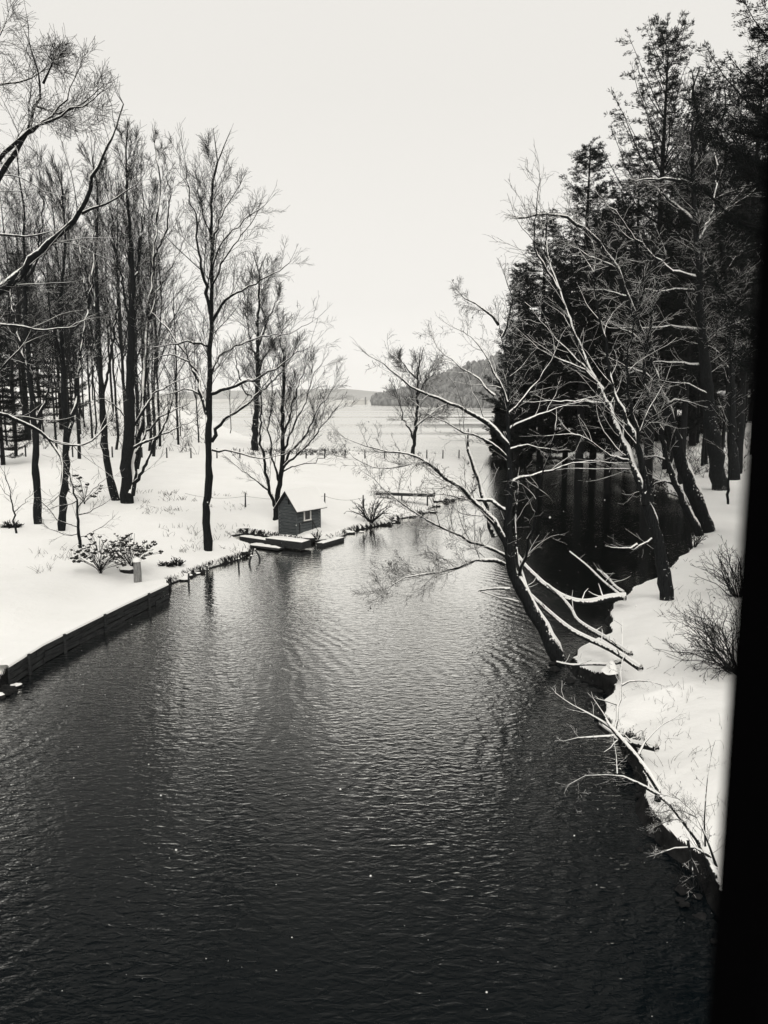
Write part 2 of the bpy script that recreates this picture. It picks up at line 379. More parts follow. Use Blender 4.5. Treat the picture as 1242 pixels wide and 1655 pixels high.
def nsides(r): return 12 if r > 0.2 else 8 if r > 0.07 else 5 if r > 0.025 else 3
def snow_polys(polys, rmin, rng, minr=0.0, gap=0.25, fat=0.8):
    out = []
    for p, r in polys:
        if r[0] < rmin or len(p) < 3: continue
        t = np.gradient(p, axis=0); t /= np.linalg.norm(t, axis=1, keepdims=True)+1e-9
        up = np.array([0, 0, 1.0])-t*t[:, 2:3]; l = np.linalg.norm(up, axis=1)
        u = up/(l[:, None]+1e-6)
        f = np.clip((l-0.10)/0.3, 0, 1)
        nz = np.clip(np.array([rng.random() for _ in range(len(p))])*1.6+0.35-gap, 0, 1)
        rr = np.maximum(r, minr)
        keep = (r >= rmin*0.45)
        rs = np.minimum(rr*fat, .02+.42*rr)*f*nz*keep
        c = p+u*(np.maximum(r-rs*.45, r*.3)*f)[:, None]+np.array([0, 0, 1.0])*(rs*0.2)[:, None]
        out.append((c, np.maximum(rs, 0.0005)))
    return out

def unit(v): return v/(np.linalg.norm(v)+1e-9)
def grow(out, p, d, L, r0, lvl, S, rng):
    """one branch and, recursively, its side branches"""
    n = max(3, min(9, int(L/S['seg'])+2)); pts = [p.copy()]; ds = [d.copy()]; st = L/(n-1); q = p.copy(); dd = d.copy()
    w = S['wig']
    for i in range(n-1):
        dd = unit(dd+np.array([rng.gauss(0, w), rng.gauss(0, w), rng.gauss(0, w)+S['up'][min(lvl, len(S['up'])-1)]]))
        q = q+dd*st; pts.append(q.copy()); ds.append(dd.copy())
    rad = np.linspace(r0, max(r0*0.3, S['rmin']), n)
    out.append((np.array(pts), rad, lvl))
    if lvl >= S['max']: return
    spawn(out, pts, rad, L, lvl+1, S, rng)
def spawn(out, pts, rad, L, lvl, S, rng, t0=None):
    pts = np.asarray(pts); nseg = len(pts)-1
    cnt = S['n'][min(lvl, len(S['n'])-1)]; cnt = int(cnt*L/S['ref']**(1.0)+rng.random()) if S.get('perlen') else int(cnt+rng.random())
    lo = S['t0'] if t0 is None else t0
    for k in range(cnt):
        t = lo+(1-lo)*(k+rng.random())/max(cnt, 1); t = min(t, 0.999)
        i = int(t*nseg); f = t*nseg-i; p = pts[i]*(1-f)+pts[i+1]*f; tang = unit(pts[i+1]-pts[i]); rr = rad[i]*(1-f)+rad[i+1]*f
        ref = np.array([rng.gauss(0, 1), rng.gauss(0, 1), rng.gauss(0, 1)]); side = unit(np.cross(tang, ref))
        ang = math.radians(rng.uniform(*S['ang']))
        d = tang*math.cos(ang)+side*math.sin(ang)
        l2 = L*rng.uniform(*S['ratio'])*(1-0.55*t)
        l2 = max(min(l2, S.get('lmax', 99)), S['lmin'])
        if rr < S['rmin']*1.05 and lvl > 3: continue
        grow(out, p, unit(d), l2, max(min(rr*rng.uniform(0.4, 0.62), l2*.0085+.001), S['rmin']), lvl, S, rng)

def leaves(polys, rng, prob, size, rmin):
    """small dead leaves at some twig ends"""
    V, T = [], []
    for p, r, lv in polys:
        if r[0] > rmin or rng.random() > prob: continue
        c = p[-1]; a = unit(np.array([rng.gauss(0, 1), rng.gauss(0, 1), rng.gauss(0, 1)])); b_ = unit(np.cross(a, [rng.gauss(0, 1), .3, 1]))
        s = size*rng.uniform(.6, 1.3); k = len(V)
        V += [c, c+a*s+b_*s*.5, c+a*2*s-b_*s*.1, c+a*s-b_*s*.5]; T.append((k, k+1, k+2, k+3))
    return np.array(V), T

def build_tree(name, label, cat, group, base, trunk, crown, rng, matT='bark', matC='bark', snow=None, leaf=None, origin=True):
    """trunk: list (p,r); crown: list (p,r,lvl) in world space (or local when base is None)"""
    loc = np.array(base) if base is not None else np.zeros(3)
    root = empty(name, tuple(loc)); tag(root, label, cat, group)
    tp = [(p-loc, r) for p, r in trunk]; cr = [(p-loc, r) for p, r, *_ in crown]
    V, Q = tubes(tp, nsides, 0.07); link_mesh('trunk', raw_mesh('trunk', V, Q, True), M[matT], root)
    if cr:
        V, Q = tubes(cr, nsides); link_mesh('branches', raw_mesh('branches', V, Q, True), M[matC], root)
    if snow:
        sps = snow_polys(tp+cr, snow[0], rng, snow[1], snow[2], snow[3])
        if sps:
            V, Q = tubes(sps, lambda r: 6 if r > 0.03 else 4); link_mesh('lying_snow', raw_mesh('lying_snow', V, Q, True), M['snow'], root)
    if leaf:
        V, T = leaves([(p-loc, r, l) for p, r, l in crown], rng, *leaf)
        if len(V): link_mesh('dead_leaves', raw_mesh('dead_leaves', V, [np.array(T)]), M['leaf'], root)
    return root

def resample(p, r, step):
    p = np.asarray(p); d = np.r_[0, np.cumsum(np.linalg.norm(np.diff(p, axis=0), axis=1))]
    n = max(3, int(d[-1]/step)+1); n = min(n, 40); s = np.linspace(0, d[-1], n)
    # smooth (Catmull-like) by interpolating then light smoothing
    q = np.stack([np.interp(s, d, p[:, i]) for i in range(3)], 1); rr = np.interp(s, d, r)
    for _ in range(2): q[1:-1] = (q[:-2]+2*q[1:-1]+q[2:])/4
    return q, rr

def traced(name, label, cat, base_px, limbs, S, seed, Y=None, snow=None, leaf=None, group=None, mat='bark', lean=0.0, dens=1.0, sink=0.25, trunks=1, wob=0.10, minlvl=1):
    """a tree whose main limbs follow measured outlines; depth wanders limb by limb, side branches grow in 3D.
    limbs: (w0, w1, [(px,py)...], density[, slope])"""
    rng = random.Random(seed)
    if Y is None:
        b = hit(*base_px); Y = b[1]
    mpp = Y/F
    known = []   # (px,py,Y)
    trunk, crown = [], []
    S = dict(S); S['rmin'] = max(S.get('rmin', 0), 0.20*mpp)
    for li, lb in enumerate(limbs):
        w0, w1, pts = lb[0], lb[1], lb[2]; dn = lb[3] if len(lb) > 3 else 1.0
        if li == 0: y0 = Y; slope = lean
        else:
            k = min(known, key=lambda k: (k[0]-pts[0][0])**2+(k[1]-pts[0][1])**2); y0 = k[2]
            slope = lb[4] if len(lb) > 4 else rng.uniform(-0.55, 0.55)
        W = []; acc = 0.0; yy = y0; prev = None; ph = rng.uniform(0, 6)
        for i, (a, b, *zz) in enumerate(pts):
            if zz:
                w_ = atZ(a, b, zz[0]); W.append(w_); known.append((a, b, w_[1])); continue
            if prev is not None:
                seg = math.hypot(a-prev[0], b-prev[1])*mpp; acc += seg; yy = y0+slope*acc+wob*math.sin(acc*0.9+ph)*min(1, acc)
            W.append(atY(a, b, yy)); known.append((a, b, yy)); prev = (a, b)
        # densify known
        for i in range(len(pts)-1):
            for f in (0.25, .5, .75):
                known.append((pts[i][0]*(1-f)+pts[i+1][0]*f, pts[i][1]*(1-f)+pts[i+1][1]*f, W[i][1]*(1-f)+W[i+1][1]*f))
        al = np.r_[0, np.cumsum([math.hypot(pts[i+1][0]-pts[i][0], pts[i+1][1]-pts[i][1]) for i in range(len(pts)-1)])]; tt = al/al[-1]
        rad = (w1+(w0-w1)*(1-tt)**(1.2 if li == 0 else 1.35))*0.5*mpp
        q, rr = resample(W, rad, 0.35 if Y < 60 else 0.6)
        amp = 0.03*Y/30*(0.6 if li == 0 else 1.0); rr = rr*np.array([rng.uniform(.88, 1.12) for _ in rr])
        for i in range(1, len(q)-1): q[i] += np.array([rng.gauss(0, amp), rng.gauss(0, amp*2), rng.gauss(0, amp)])
        if li == 0:
            q[0][2] -= 0.0; ext = q[0].copy(); ext[2] -= sink; flare = rr[0]*1.25
            q = np.vstack([ext, q]); rr = np.r_[flare, rr]
        (trunk if li < trunks else crown).append((q, rr) if li < trunks else (q, rr, 1))
        L = float(np.linalg.norm(np.diff(q, axis=0), axis=1).sum())
        Lr = min(L, S.get('Lcap', 9.0))
        S2 = dict(S); S2['n'] = [x*dn*dens for x in S['n']]
        cnt0 = S2['n'][1]; S2n = list(S2['n']); S2n[1] = cnt0*(L/Lr)**0.8; S2['n'] = S2n
        if dn > 0:
            for _ in range(2):
                grow(crown, q[-1], unit(unit(q[-1]-q[-2])+np.array([rng.gauss(0, .25), rng.gauss(0, .25), .15])), min(Lr*.22, S['lmax']*.5), max(rr[-1]*.8, S['rmin']), 2, S2, rng)
        if dn > 0: spawn(crown, q, rr, Lr, 1+minlvl-1, S2, rng, t0=(0.45 if li == 0 else 0.12) if len(lb) < 6 else lb[5])
    base = trunk[0][0][1].copy()
    return build_tree(name, label, cat, group, base, trunk, crown, rng, mat, mat, snow, leaf)

# ------------------------------------------------------------------ left bank: traced trees
SL = dict(seg=.55, wig=.055, up=[0, .045, .04, .03, .02], n=[0, 7, 5, 3], max=3, t0=.15, ang=(22, 48), ratio=(.36, .58), lmin=.35, rmin=.004, ref=1, lmax=5.0, Lcap=8)
traced('maple_tree', 'tall straight bare tree standing alone at the water edge left of the shed', 'tree', (337, 890), [
    (14, 3, [(337, 890), (335, 850), (331, 822), (337, 815), (337, 760), (338, 700), (337, 650), (339, 600), (341, 540), (343, 480), (343, 420), (342, 360), (341, 310), (352, 262)], 2.2, 0, .42),
    (6, 1, [(340, 508), (333, 460), (322, 400), (318, 350), (306, 320), (300, 262)], 1.4),
    (8, 1.5, [(335, 668), (326, 640), (320, 610), (312, 590), (300, 570), (275, 535), (245, 505)], 1),
    (5, 1, [(318, 600), (300, 580), (280, 572), (245, 582)], 1),
    (5, 1, [(339, 560), (325, 553), (300, 552), (245, 562)], .8),
    (6, 1, [(341, 522), (350, 500), (370, 480), (400, 465), (440, 442), (468, 425)], 1.3),
    (6, 1, [(341, 637), (370, 628), (410, 615), (440, 600), (470, 575), (500, 562)], 1),
    (7, 1, [(342, 714), (350, 690), (372, 672), (400, 655), (420, 632), (445, 600)], 1),
    (4, 1, [(343, 727), (370, 728), (400, 738), (440, 741), (468, 730)], .5),
    (4, 1, [(342, 600), (350, 578), (380, 560), (420, 545), (470, 540), (505, 520)], 1),
    (4, 1, [(341, 470), (352, 440), (375, 400), (400, 370), (418, 340)], 1.3),
    (4, 1, [(343, 400), (352, 360), (368, 330), (388, 300)], 1.2),
    (3.5, 1, [(341, 440), (352, 400), (380, 370), (430, 330)], 1),
    (4, 1, [(326, 640), (310, 625), (290, 630), (262, 640)], .7),
    (3, .8, [(341, 380), (325, 340), (318, 285)], 1.2)], SL, 11, snow=(.045, .0, .3, .75), lean=0)
SL2 = dict(SL, up=[0, .07, .06, .05, .03], ang=(18, 40), n=[0, 5, 5, 4])
traced('twin_trunk_tree', 'thick bare tree with two trunks rising from one snowy foot, middle of the left bank', 'tree', (206, 813), [
    (21, 2, [(206, 813), (203, 760), (208, 720), (212, 680), (210, 600), (213, 540), (215, 480), (213, 400), (207, 330), (204, 235)], 2.2, 0, .45),
    (13, 2, [(212, 800), (219, 745), (228, 690), (232, 640), (234, 580), (237, 540), (243, 480), (248, 420), (256, 340), (260, 290), (250, 232)], 2),
    (6, 3, [(214, 787), (232, 765), (245, 730), (258, 700), (272, 672)], .5),
    (6, 1, [(216, 745), (235, 702), (262, 672), (300, 655), (318, 645)], .5),
    (5.5, 1, [(214, 724), (240, 715), (275, 695), (310, 682)], .5),
    (5, 1, [(210, 692), (232, 668), (247, 635), (280, 620), (312, 608)], .5),
    (4, 1, [(242, 520), (255, 470), (278, 430), (300, 385)], 1.5),
    (5, 1, [(213, 540), (200, 470), (192, 430), (182, 370), (172, 300)], 1.5),
    (3, 1, [(228, 690), (200, 672), (170, 640), (150, 650)], .5),
    (4, 1, [(214, 470), (226, 420), (232, 340), (228, 262)], 1.4),
    (4, 1, [(248, 420), (268, 380), (276, 330), (270, 270)], 1.4)], SL2, 12, snow=(.06, .0, .3, .7), trunks=2)
traced('leaning_tree', 'bare tree leaning left with snow plastered up its lower trunk, beside the twin trunked tree', 'tree', (188, 809), [
    (13, 2, [(188, 810), (180, 780), (172, 740), (166, 680), (165, 620), (160, 560), (157, 480), (155, 400), (160, 330), (150, 262)], 2, 0, .4),
    (5, 1, [(160, 600), (150, 550), (140, 470), (125, 420), (105, 360), (82, 290)], 1.4),
    (5, 1, [(166, 640), (178, 590), (186, 540), (190, 470), (184, 380), (192, 300)], 1.4),
    (4, 1, [(157, 500), (140, 430), (118, 370), (100, 300)], 1.2)], SL2, 13, snow=(.06, .0, .4, .7), mat='bark_snowy')
traced('slender_tree', 'slender dark bare tree at far left beside the dark brush heap', 'tree', (62, 847), [
    (13, 2, [(62, 848), (59, 800), (57, 740), (58, 690), (50, 620), (44, 560), (42, 480), (40, 400), (38, 330), (30, 270)], 2, 0, .4),
    (5, 1, [(60, 690), (75, 640), (85, 590), (93, 520), (100, 440)], 1.2),
    (5, 1, [(50, 612), (34, 560), (22, 500), (8, 420)], 1.2),
    (4, 1, [(42, 470), (60, 420), (70, 350), (64, 280)], 1.4)], SL2, 14, snow=(.06, .0, .4, .7))
traced('forked_tree', 'bare tree forking low into two stems, between the slender tree and the small sapling', 'tree', (100, 858), [
    (13, 2, [(100, 858), (103, 800), (106, 750), (108, 715), (103, 640), (103, 580), (98, 520), (100, 450), (108, 380), (100, 300)], 2, 0, .4),
    (7, 1.5, [(109, 718), (120, 670), (128, 600), (135, 540), (148, 460), (150, 380), (170, 300)], 1.6),
    (4, 1, [(103, 600), (90, 540), (78, 480), (70, 400)], 1.3)], SL2, 15, snow=(.06, .0, .4, .7), trunks=1)
SS = dict(SL, n=[0, 5, 3], max=2, lmax=1.0, Lcap=2.5, up=[0, .03, .03], wig=.1)
traced('sapling', 'small bare sapling with drooping side twigs, standing in snow beside the dried flower shrubs', 'sapling', (130, 886), [
    (6, 1.5, [(130, 886), (127, 845), (123, 805), (113, 768), (104, 742)], 1, 0, .3),
    (2.5, 1, [(126, 832), (150, 826), (172, 812)], 1), (2.5, 1, [(127, 852), (95, 842), (68, 812)], 1),
    (2, .8, [(129, 868), (160, 856), (182, 838)], 1), (2, .8, [(124, 810), (110, 812), (84, 822)], 1), (2, .8, [(128, 862), (100, 868), (72, 848)], 1),
    (2, .8, [(125, 825), (142, 800), (170, 775)], 1)], SS, 16)
traced('thin_sapling', 'single thin leaning stem at the far left edge of the snow', 'sapling', (27, 862), [
    (3.5, 1, [(27, 862), (22, 820), (8, 765)], 1, 0, .3), (1.5, .8, [(23, 828), (40, 815), (52, 800)], .6), (1.5, .8, [(20, 810), (5, 790), (-12, 770)], .6)], SS, 17)
# big tree outside the left edge whose limbs reach into view
S9 = dict(SL, wig=.17, up=[0, .05, .04, .03], ang=(28, 62), n=[0, 8, 5, 4], lmax=2.2, Lcap=6, seg=.35, rmin=.005)
traced('overhanging_tree', 'big bare tree just outside the left edge, its crooked snow-lined limbs reaching in', 'tree', None, [
    (46, 16, [(-190, 1035), (-182, 900), (-172, 760), (-155, 640), (-140, 500), (-130, 300), (-100, 60)], .4, 0, .6),
    (27, 2, [(-155, 640), (-100, 570), (-50, 515), (0, 472), (30, 448), (60, 408), (90, 385), (115, 365), (132, 345), (140, 320), (150, 285), (172, 240), (188, 205), (200, 168)], .9, .1),
    (5, 1, [(132, 345), (150, 332), (185, 325), (215, 310), (233, 282)], .9),
    (20, 2, [(-142, 500), (-70, 370), (-20, 305), (5, 280), (22, 250), (36, 228), (48, 205), (60, 172), (70, 135), (62, 112), (50, 78)], 1, .1),
    (8, 1.5, [(-5, 262), (20, 230), (50, 212), (85, 192), (105, 182), (135, 177), (152, 160)], 1.2),
    (5, 1, [(38, 218), (65, 202), (92, 184), (110, 160), (118, 130), (130, 108)], 1.2),
    (4, 1, [(60, 172), (78, 178), (100, 185)], 1), (4, 1, [(70, 135), (82, 110), (92, 85)], 1.3), (4, 1, [(92, 184), (120, 168), (150, 160), (165, 140)], 1),
    (6, 2, [(-130, 200), (-40, 142), (0, 134), (36, 134), (52, 126)], 1),
    (6, 1, [(-110, 140), (-20, 95), (5, 55), (14, 20)], 1.2),
    (9, 2, [(-150, 420), (-60, 385), (0, 380), (45, 384), (80, 375)], .6),
    (8, 2, [(-145, 540), (-60, 520), (0, 524), (40, 528), (70, 535), (112, 530)], .5),
    (14, 2.5, [(-160, 640), (-60, 655), (0, 668), (30, 680), (60, 692), (82, 712), (110, 722), (148, 720), (172, 688)], .7),
    (8, 2, [(-160, 690), (-60, 640), (0, 598), (20, 586), (29, 568)], .5),
    (5, 1.5, [(80, 712), (98, 735), (104, 762), (96, 800)], .6)],
    S9, 18, Y=23.0, snow=(.014, .0, .25, .62), wob=.18)
SV = dict(SL, up=[0, .05, .04, .03], ang=(15, 38), wig=.05, n=[0, 6, 5, 3], lmax=2.8)
traced('vase_shaped_tree', 'small vase shaped bare tree of fine twigs growing just behind the shed', 'tree', (446, 840), [
    (10, 4, [(446, 842), (449, 800), (455, 765), (458, 740), (457, 700), (457, 660), (459, 620), (460, 575)], 2, 0, .45),
    (6, 1.5, [(447, 832), (442, 808), (432, 775), (425, 740), (420, 700), (424, 650), (420, 600)], 1.3),
    (5, 1, [(456, 752), (475, 725), (498, 698), (512, 665), (530, 640), (541, 625)], 1.6),
    (4.5, 1, [(457, 758), (480, 735), (500, 718), (520, 690), (545, 660)], 1.4),
    (4, 1, [(457, 735), (470, 700), (490, 660), (505, 610), (520, 590)], 1.6),
    (4, 1, [(457, 712), (468, 680), (480, 630), (495, 590)], 1.5),
    (4, 1, [(440, 800), (425, 785), (400, 765), (378, 750)], .8),
    (4, 1, [(452, 780), (440, 740), (435, 700), (440, 640), (436, 590)], 1.3),
    (3, 1, [(458, 762), (478, 752), (505, 748), (530, 735)], .7)], SV, 19, snow=(.06, .0, .5, .6))
traced('dense_crowned_tree', 'tall dark bare tree by the lake shore behind the vase shaped tree', 'tree', (412, 728), [
    (11, 2.5, [(412, 729), (414, 680), (416, 620), (418, 560), (416, 520), (420, 480), (419, 440)], 2.4, 0, .3),
    (4, 1, [(416, 605), (430, 570), (448, 545), (462, 530)], 1.6), (4, 1, [(415, 640), (440, 618), (465, 590), (482, 560)], 1.6),
    (4, 1, [(416, 590), (404, 550), (398, 510), (402, 470)], 1.4), (4, 1, [(417, 560), (428, 530), (440, 500), (450, 478)], 1.6),
    (4, 1, [(414, 650), (396, 630), (384, 600), (380, 560)], 1.2)], dict(SL, lmax=6, Lcap=14, lmin=.8, n=[0, 5, 5, 4]), 20)
traced('lakeside_tree', 'small bare forked tree on the lake shore, seen through the leaning tree branches', 'tree', (667, 738), [
    (6.5, 2.5, [(667, 738), (671, 700), (676, 650), (674, 612), (678, 590)], 1.6, 0, .4),
    (4, 1, [(669, 710), (658, 685), (650, 665), (640, 632)], 1.5), (3, 1, [(675, 640), (690, 615), (705, 585)], 1.5),
    (3, 1, [(672, 690), (690, 675), (712, 668)], 1.6), (3, 1, [(674, 612), (655, 592), (640, 575)], 1.5)], dict(SL, lmax=6, Lcap=12, lmin=.8), 21)

# ------------------------------------------------------------------ right bank: traced trees
SR = dict(seg=.28, wig=.15, up=[0, .05, .04, .03], n=[0, 8, 5, 3], max=3, t0=.15, ang=(25, 60), ratio=(.32, .6), lmin=.15, rmin=.003, ref=1, lmax=2.0, Lcap=4)
traced('stooping_tree', 'snow-lined bare tree bending out over the creek from the tip of the right bank', 'tree', (905, 1072), [
    (26, 8.5, [(906, 1074), (892, 1045), (872, 1005), (848, 965), (828, 925), (820, 890), (822, 850), (825, 800), (823, 740)], .5, 0, .5),
    (8, 1.2, [(823, 740), (822, 700), (820, 660), (823, 620), (818, 570), (808, 530)], 1.4, .1),
    (11, 1, [(822, 888), (812, 858), (790, 835), (765, 808), (740, 785), (715, 765), (690, 745), (665, 732), (640, 728), (600, 730), (580, 715), (558, 708)], 1.5),
    (6, 1, [(806, 860), (785, 826), (760, 800), (735, 780), (705, 765), (690, 742), (655, 752), (620, 760), (585, 752), (562, 728)], 1.3),
    (6, 1, [(820, 900), (790, 885), (760, 872), (729, 858), (700, 846), (675, 833), (652, 818), (632, 800), (612, 782)], 1.8),
    (7, 1, [(816, 912), (792, 906), (768, 900), (752, 912), (735, 922), (700, 926), (660, 932), (630, 945), (610, 956)], 2.4),
    (12, 6, [(800, 868), (790, 830), (778, 790), (770, 762), (757, 727)], .3),
    (8, 1, [(824, 828), (800, 810), (782, 801), (762, 812), (745, 805), (720, 795), (700, 800)], .8),
    (9, 1, [(821, 720), (800, 692), (780, 675), (750, 665), (720, 648), (690, 640), (662, 626), (640, 602), (622, 590), (606, 580)], 1),
    (5, 1, [(818, 738), (796, 712), (770, 708), (740, 696), (712, 675), (690, 668)], 1),
    (5, 1.5, [(826, 780), (845, 770), (880, 762), (920, 752), (950, 742), (985, 748)], .5),
    (4, 1, [(822, 727), (840, 715), (868, 722), (900, 728)], .5),
    (5, 1, [(824, 668), (850, 640), (880, 605), (898, 575), (905, 550)], .8),
    (5, 1, [(822, 694), (858, 675), (900, 660), (935, 648), (968, 640)], .7),
    (5, 1, [(820, 650), (805, 610), (790, 580), (765, 545), (735, 530)], 1.2),
    (5, 1, [(806, 525), (790, 500), (760, 488), (740, 470)], 1.3),
    (4, 1, [(812, 545), (826, 510), (830, 470), (815, 440)], 1.0),
    (4, 1, [(800, 640), (775, 615), (745, 590), (712, 570), (700, 545)], 1.2),
    (5, 3, [(825, 952), (800, 948), (773, 955)], 0), (4, 2, [(838, 973), (810, 965), (777, 956)], 0),
    (6, 1.5, [(840, 930), (852, 890), (865, 840), (872, 790), (885, 740), (898, 700)], .7),
    (7, 2, [(850, 950), (842, 915), (832, 880), (835, 830), (838, 790)], .5)],
    SR, 31, snow=(.0075, .0, .15, .8), leaf=(.10, .035, .012), mat='bark_snowy', wob=.15)
SR2 = dict(SR, up=[0, .05, .04, .03], ang=(20, 55), lmax=4, lmin=.4, Lcap=7, seg=.45, rmin=.006, n=[0, 9, 4, 2])
traced('split_trunk_tree', 'bare tree on the right bank splitting into several slanting snow-lined stems above a rough trunk', 'tree', (1078, 969), [
    (25, 15, [(1078, 970), (1073, 930), (1068, 890), (1058, 850), (1045, 815)], .3, 0, .5),
    (13, 2, [(1045, 815), (1034, 780), (1020, 745), (1002, 700), (985, 655), (962, 615), (942, 570), (922, 520), (905, 470), (888, 420), (878, 370)], 1.2),
    (13, 2, [(1060, 855), (1048, 800), (1040, 760), (1028, 710), (1008, 668), (992, 635), (985, 590), (975, 540), (965, 490), (960, 440)], 1.2),
    (8, 1.5, [(1040, 770), (1036, 720), (1026, 680), (1012, 630), (1014, 590), (1020, 540), (1030, 500)], 1),
    (6, 1, [(1020, 745), (985, 740), (960, 715), (920, 700), (880, 705)], .6),
    (6, 1.5, [(985, 655), (970, 648), (930, 650), (890, 648), (850, 650)], .5),
    (5, 1, [(975, 630), (950, 600), (910, 580), (875, 572), (840, 535)], .9),
    (5, 1, [(962, 612), (930, 580), (895, 545), (860, 500), (848, 488)], .9),
    (5, 1, [(905, 470), (880, 430), (862, 400), (868, 350), (872, 280)], 1),
    (5, 1, [(1058, 868), (1040, 875), (1025, 895), (1000, 885)], .4),
    (5, 1.5, [(1030, 880), (1010, 890), (988, 885)], .2)],
    SR2, 32, snow=(.009, .0, .15, .8), leaf=(.04, .04, .012), mat='bark_snowy', wob=.2, trunks=3)
traced('arching_tree', 'long bare trunk leaning left from the inlet shore and arching over at its top', 'tree', (1143, 860), [
    (24, 3, [(1145, 862), (1132, 820), (1108, 770), (1095, 720), (1078, 665), (1060, 620), (1045, 570), (1030, 520), (1012, 480), (998, 435), (975, 400), (945, 368), (915, 348), (880, 342), (850, 352)], 1.6, 0, .3),
    (7, 1, [(1074, 655), (1100, 645), (1130, 655)], .3),
    (6, 1, [(1060, 620), (1042, 600), (1010, 592), (980, 575)], .7),
    (6, 1, [(1030, 520), (1035, 480), (1048, 440), (1062, 410)], 1),
    (6, 1, [(1000, 440), (975, 420), (950, 415), (920, 395)], 1), (5, 1, [(1012, 480), (990, 470), (955, 468)], .8),
    (5, 1, [(1045, 570), (1030, 545), (1005, 530), (985, 520)], .8)],
    SR2, 33, snow=(.0065, .0, .15, .8), leaf=(.03, .05, .02), mat='bark_snowy', wob=.3)
traced('leaning_companion_tree', 'thinner snow-streaked trunk leaning beside the foot of the arching tree', 'tree', (1130, 866), [
    (13, 3, [(1132, 868), (1112, 830), (1092, 785), (1078, 745), (1070, 700), (1050, 650), (1040, 610), (1045, 560), (1055, 500)], 1.3, 0, .35),
    (5, 1, [(1092, 785), (1070, 775), (1045, 790), (1020, 800)], .5), (5, 1, [(1078, 745), (1060, 735), (1040, 738)], .5)],
    SR2, 34, snow=(.0065, .0, .15, .8), mat='bark_snowy', wob=.3)
SR3 = dict(SR2, lmax=6, Lcap=10, n=[0, 9, 4, 3], lmin=.6)
traced('broad_tree', 'thick upright trunk at the right carrying long level snow-covered boughs to the left', 'tree', (1163, 792), [
    (25, 5, [(1164, 794), (1158, 740), (1148, 680), (1140, 600), (1130, 500), (1128, 400), (1120, 300), (1118, 220)], 2, 0, .35),
    (8, 1.5, [(1140, 592), (1100, 588), (1060, 582), (1030, 600)], .7), (7, 1, [(1130, 535), (1090, 528), (1040, 532), (985, 530)], .7),
    (8, 1, [(1128, 450), (1100, 442), (1062, 420), (1025, 385), (995, 345), (970, 318)], 1), (8, 1, [(1125, 360), (1090, 330), (1060, 305), (1020, 265)], 1.2),
    (7, 1, [(1122, 300), (1098, 290), (1060, 290), (1020, 290)], 1), (6, 1, [(1145, 640), (1110, 620), (1070, 615)], .6),
    (6, 1, [(1128, 470), (1095, 465), (1060, 475), (1020, 455)], .9), (6, 1, [(1138, 560), (1165, 530), (1200, 520)], .8),
    (6, 1, [(1125, 400), (1150, 350), (1160, 290), (1150, 200)], 1.3)],
    SR3, 35, snow=(.017, .0, .1, .85), mat='bark_snowy', wob=.4)
traced('upright_tree', 'bare upright tree behind the broad trunk, close to the black window edge', 'tree', (1190, 775), [
    (16, 4, [(1188, 790), (1184, 700), (1180, 600), (1176, 500), (1165, 380), (1150, 290), (1132, 200), (1120, 150)], 2, 0, .3),
    (7, 1, [(1176, 500), (1150, 430), (1100, 380), (1060, 360)], 1.2), (6, 1, [(1165, 380), (1185, 320), (1190, 240), (1200, 160)], 1.2),
    (6, 1, [(1180, 600), (1150, 560), (1110, 552)], 1), (6, 1, [(1140, 230), (1165, 200), (1180, 130)], 1.2)],
    SR3, 36, snow=(.02, .0, .1, .85), mat='bark_snowy', wob=.4)
traced('thin_bank_tree', 'thin straight bare stem standing in snow right of the broad trunk', 'sapling', (1176, 815), [
    (4.5, 2, [(1177, 815), (1178, 760), (1180, 690), (1182, 620), (1180, 540)], 1.2, 0, .3)], SR2, 37, snow=(.02, 0, .2, .7))
# shrubs on the near right bank
SB = dict(SR, wig=.14, up=[0, .03, .02, .02], n=[0, 5, 4, 2], lmax=.55, Lcap=1.6, lmin=.08, seg=.12, rmin=.0025)
traced('arching_shrub', 'dark arching shrub stem at the lower right reaching left over the water', 'shrub', None, [
    (17, 8, [(1178, 1470, .8), (1168, 1440, 1.0), (1155, 1400, 1.25), (1140, 1368, 1.45), (1120, 1338, 1.6), (1092, 1308, 1.7), (1062, 1282, 1.75)], .7, -.1, .3),
    (8, 1.5, [(1062, 1282, 1.75), (1032, 1264, 1.75), (1000, 1250, 1.7), (975, 1246, 1.6), (942, 1252, 1.45), (920, 1268, 1.3)], 1),
    (8, 1.5, [(1150, 1385, 1.35), (1128, 1354, 1.6), (1100, 1358, 1.6), (1078, 1372, 1.45), (1064, 1380, 1.3)], 1), (5, 1, [(1158, 1400, 1.25), (1142, 1350, 1.9), (1132, 1318, 2.1), (1118, 1292, 2.2), (1095, 1284, 2.1), (1070, 1284, 2.0)], 1.5),
    (5, 1, [(1112, 1358, 1.6), (1120, 1385, 1.4), (1122, 1440, .95)], .8), (4, 1, [(1140, 1368, 1.45), (1138, 1300, 2.1), (1142, 1250, 2.5), (1150, 1220, 2.7)], .7),
    (3, 1, [(1115, 1334, 1.6), (1098, 1312, 1.9), (1075, 1325, 1.6), (1058, 1338, 1.3)], 1.6), (3, 1, [(1128, 1322, 2.0), (1110, 1306, 2.0), (1085, 1300, 1.9), (1066, 1314, 1.6)], 1.6),
    (3, 1, [(998, 1250, 1.7), (998, 1220, 1.9), (992, 1195, 2.0)], .5), (3, 1, [(950, 1250, 1.5), (925, 1262, 1.3), (918, 1290, .9), (928, 1305, .7)], .6)],
    SB, 41, Y=12.2, leaf=(.08, .018, .01), wob=.08)
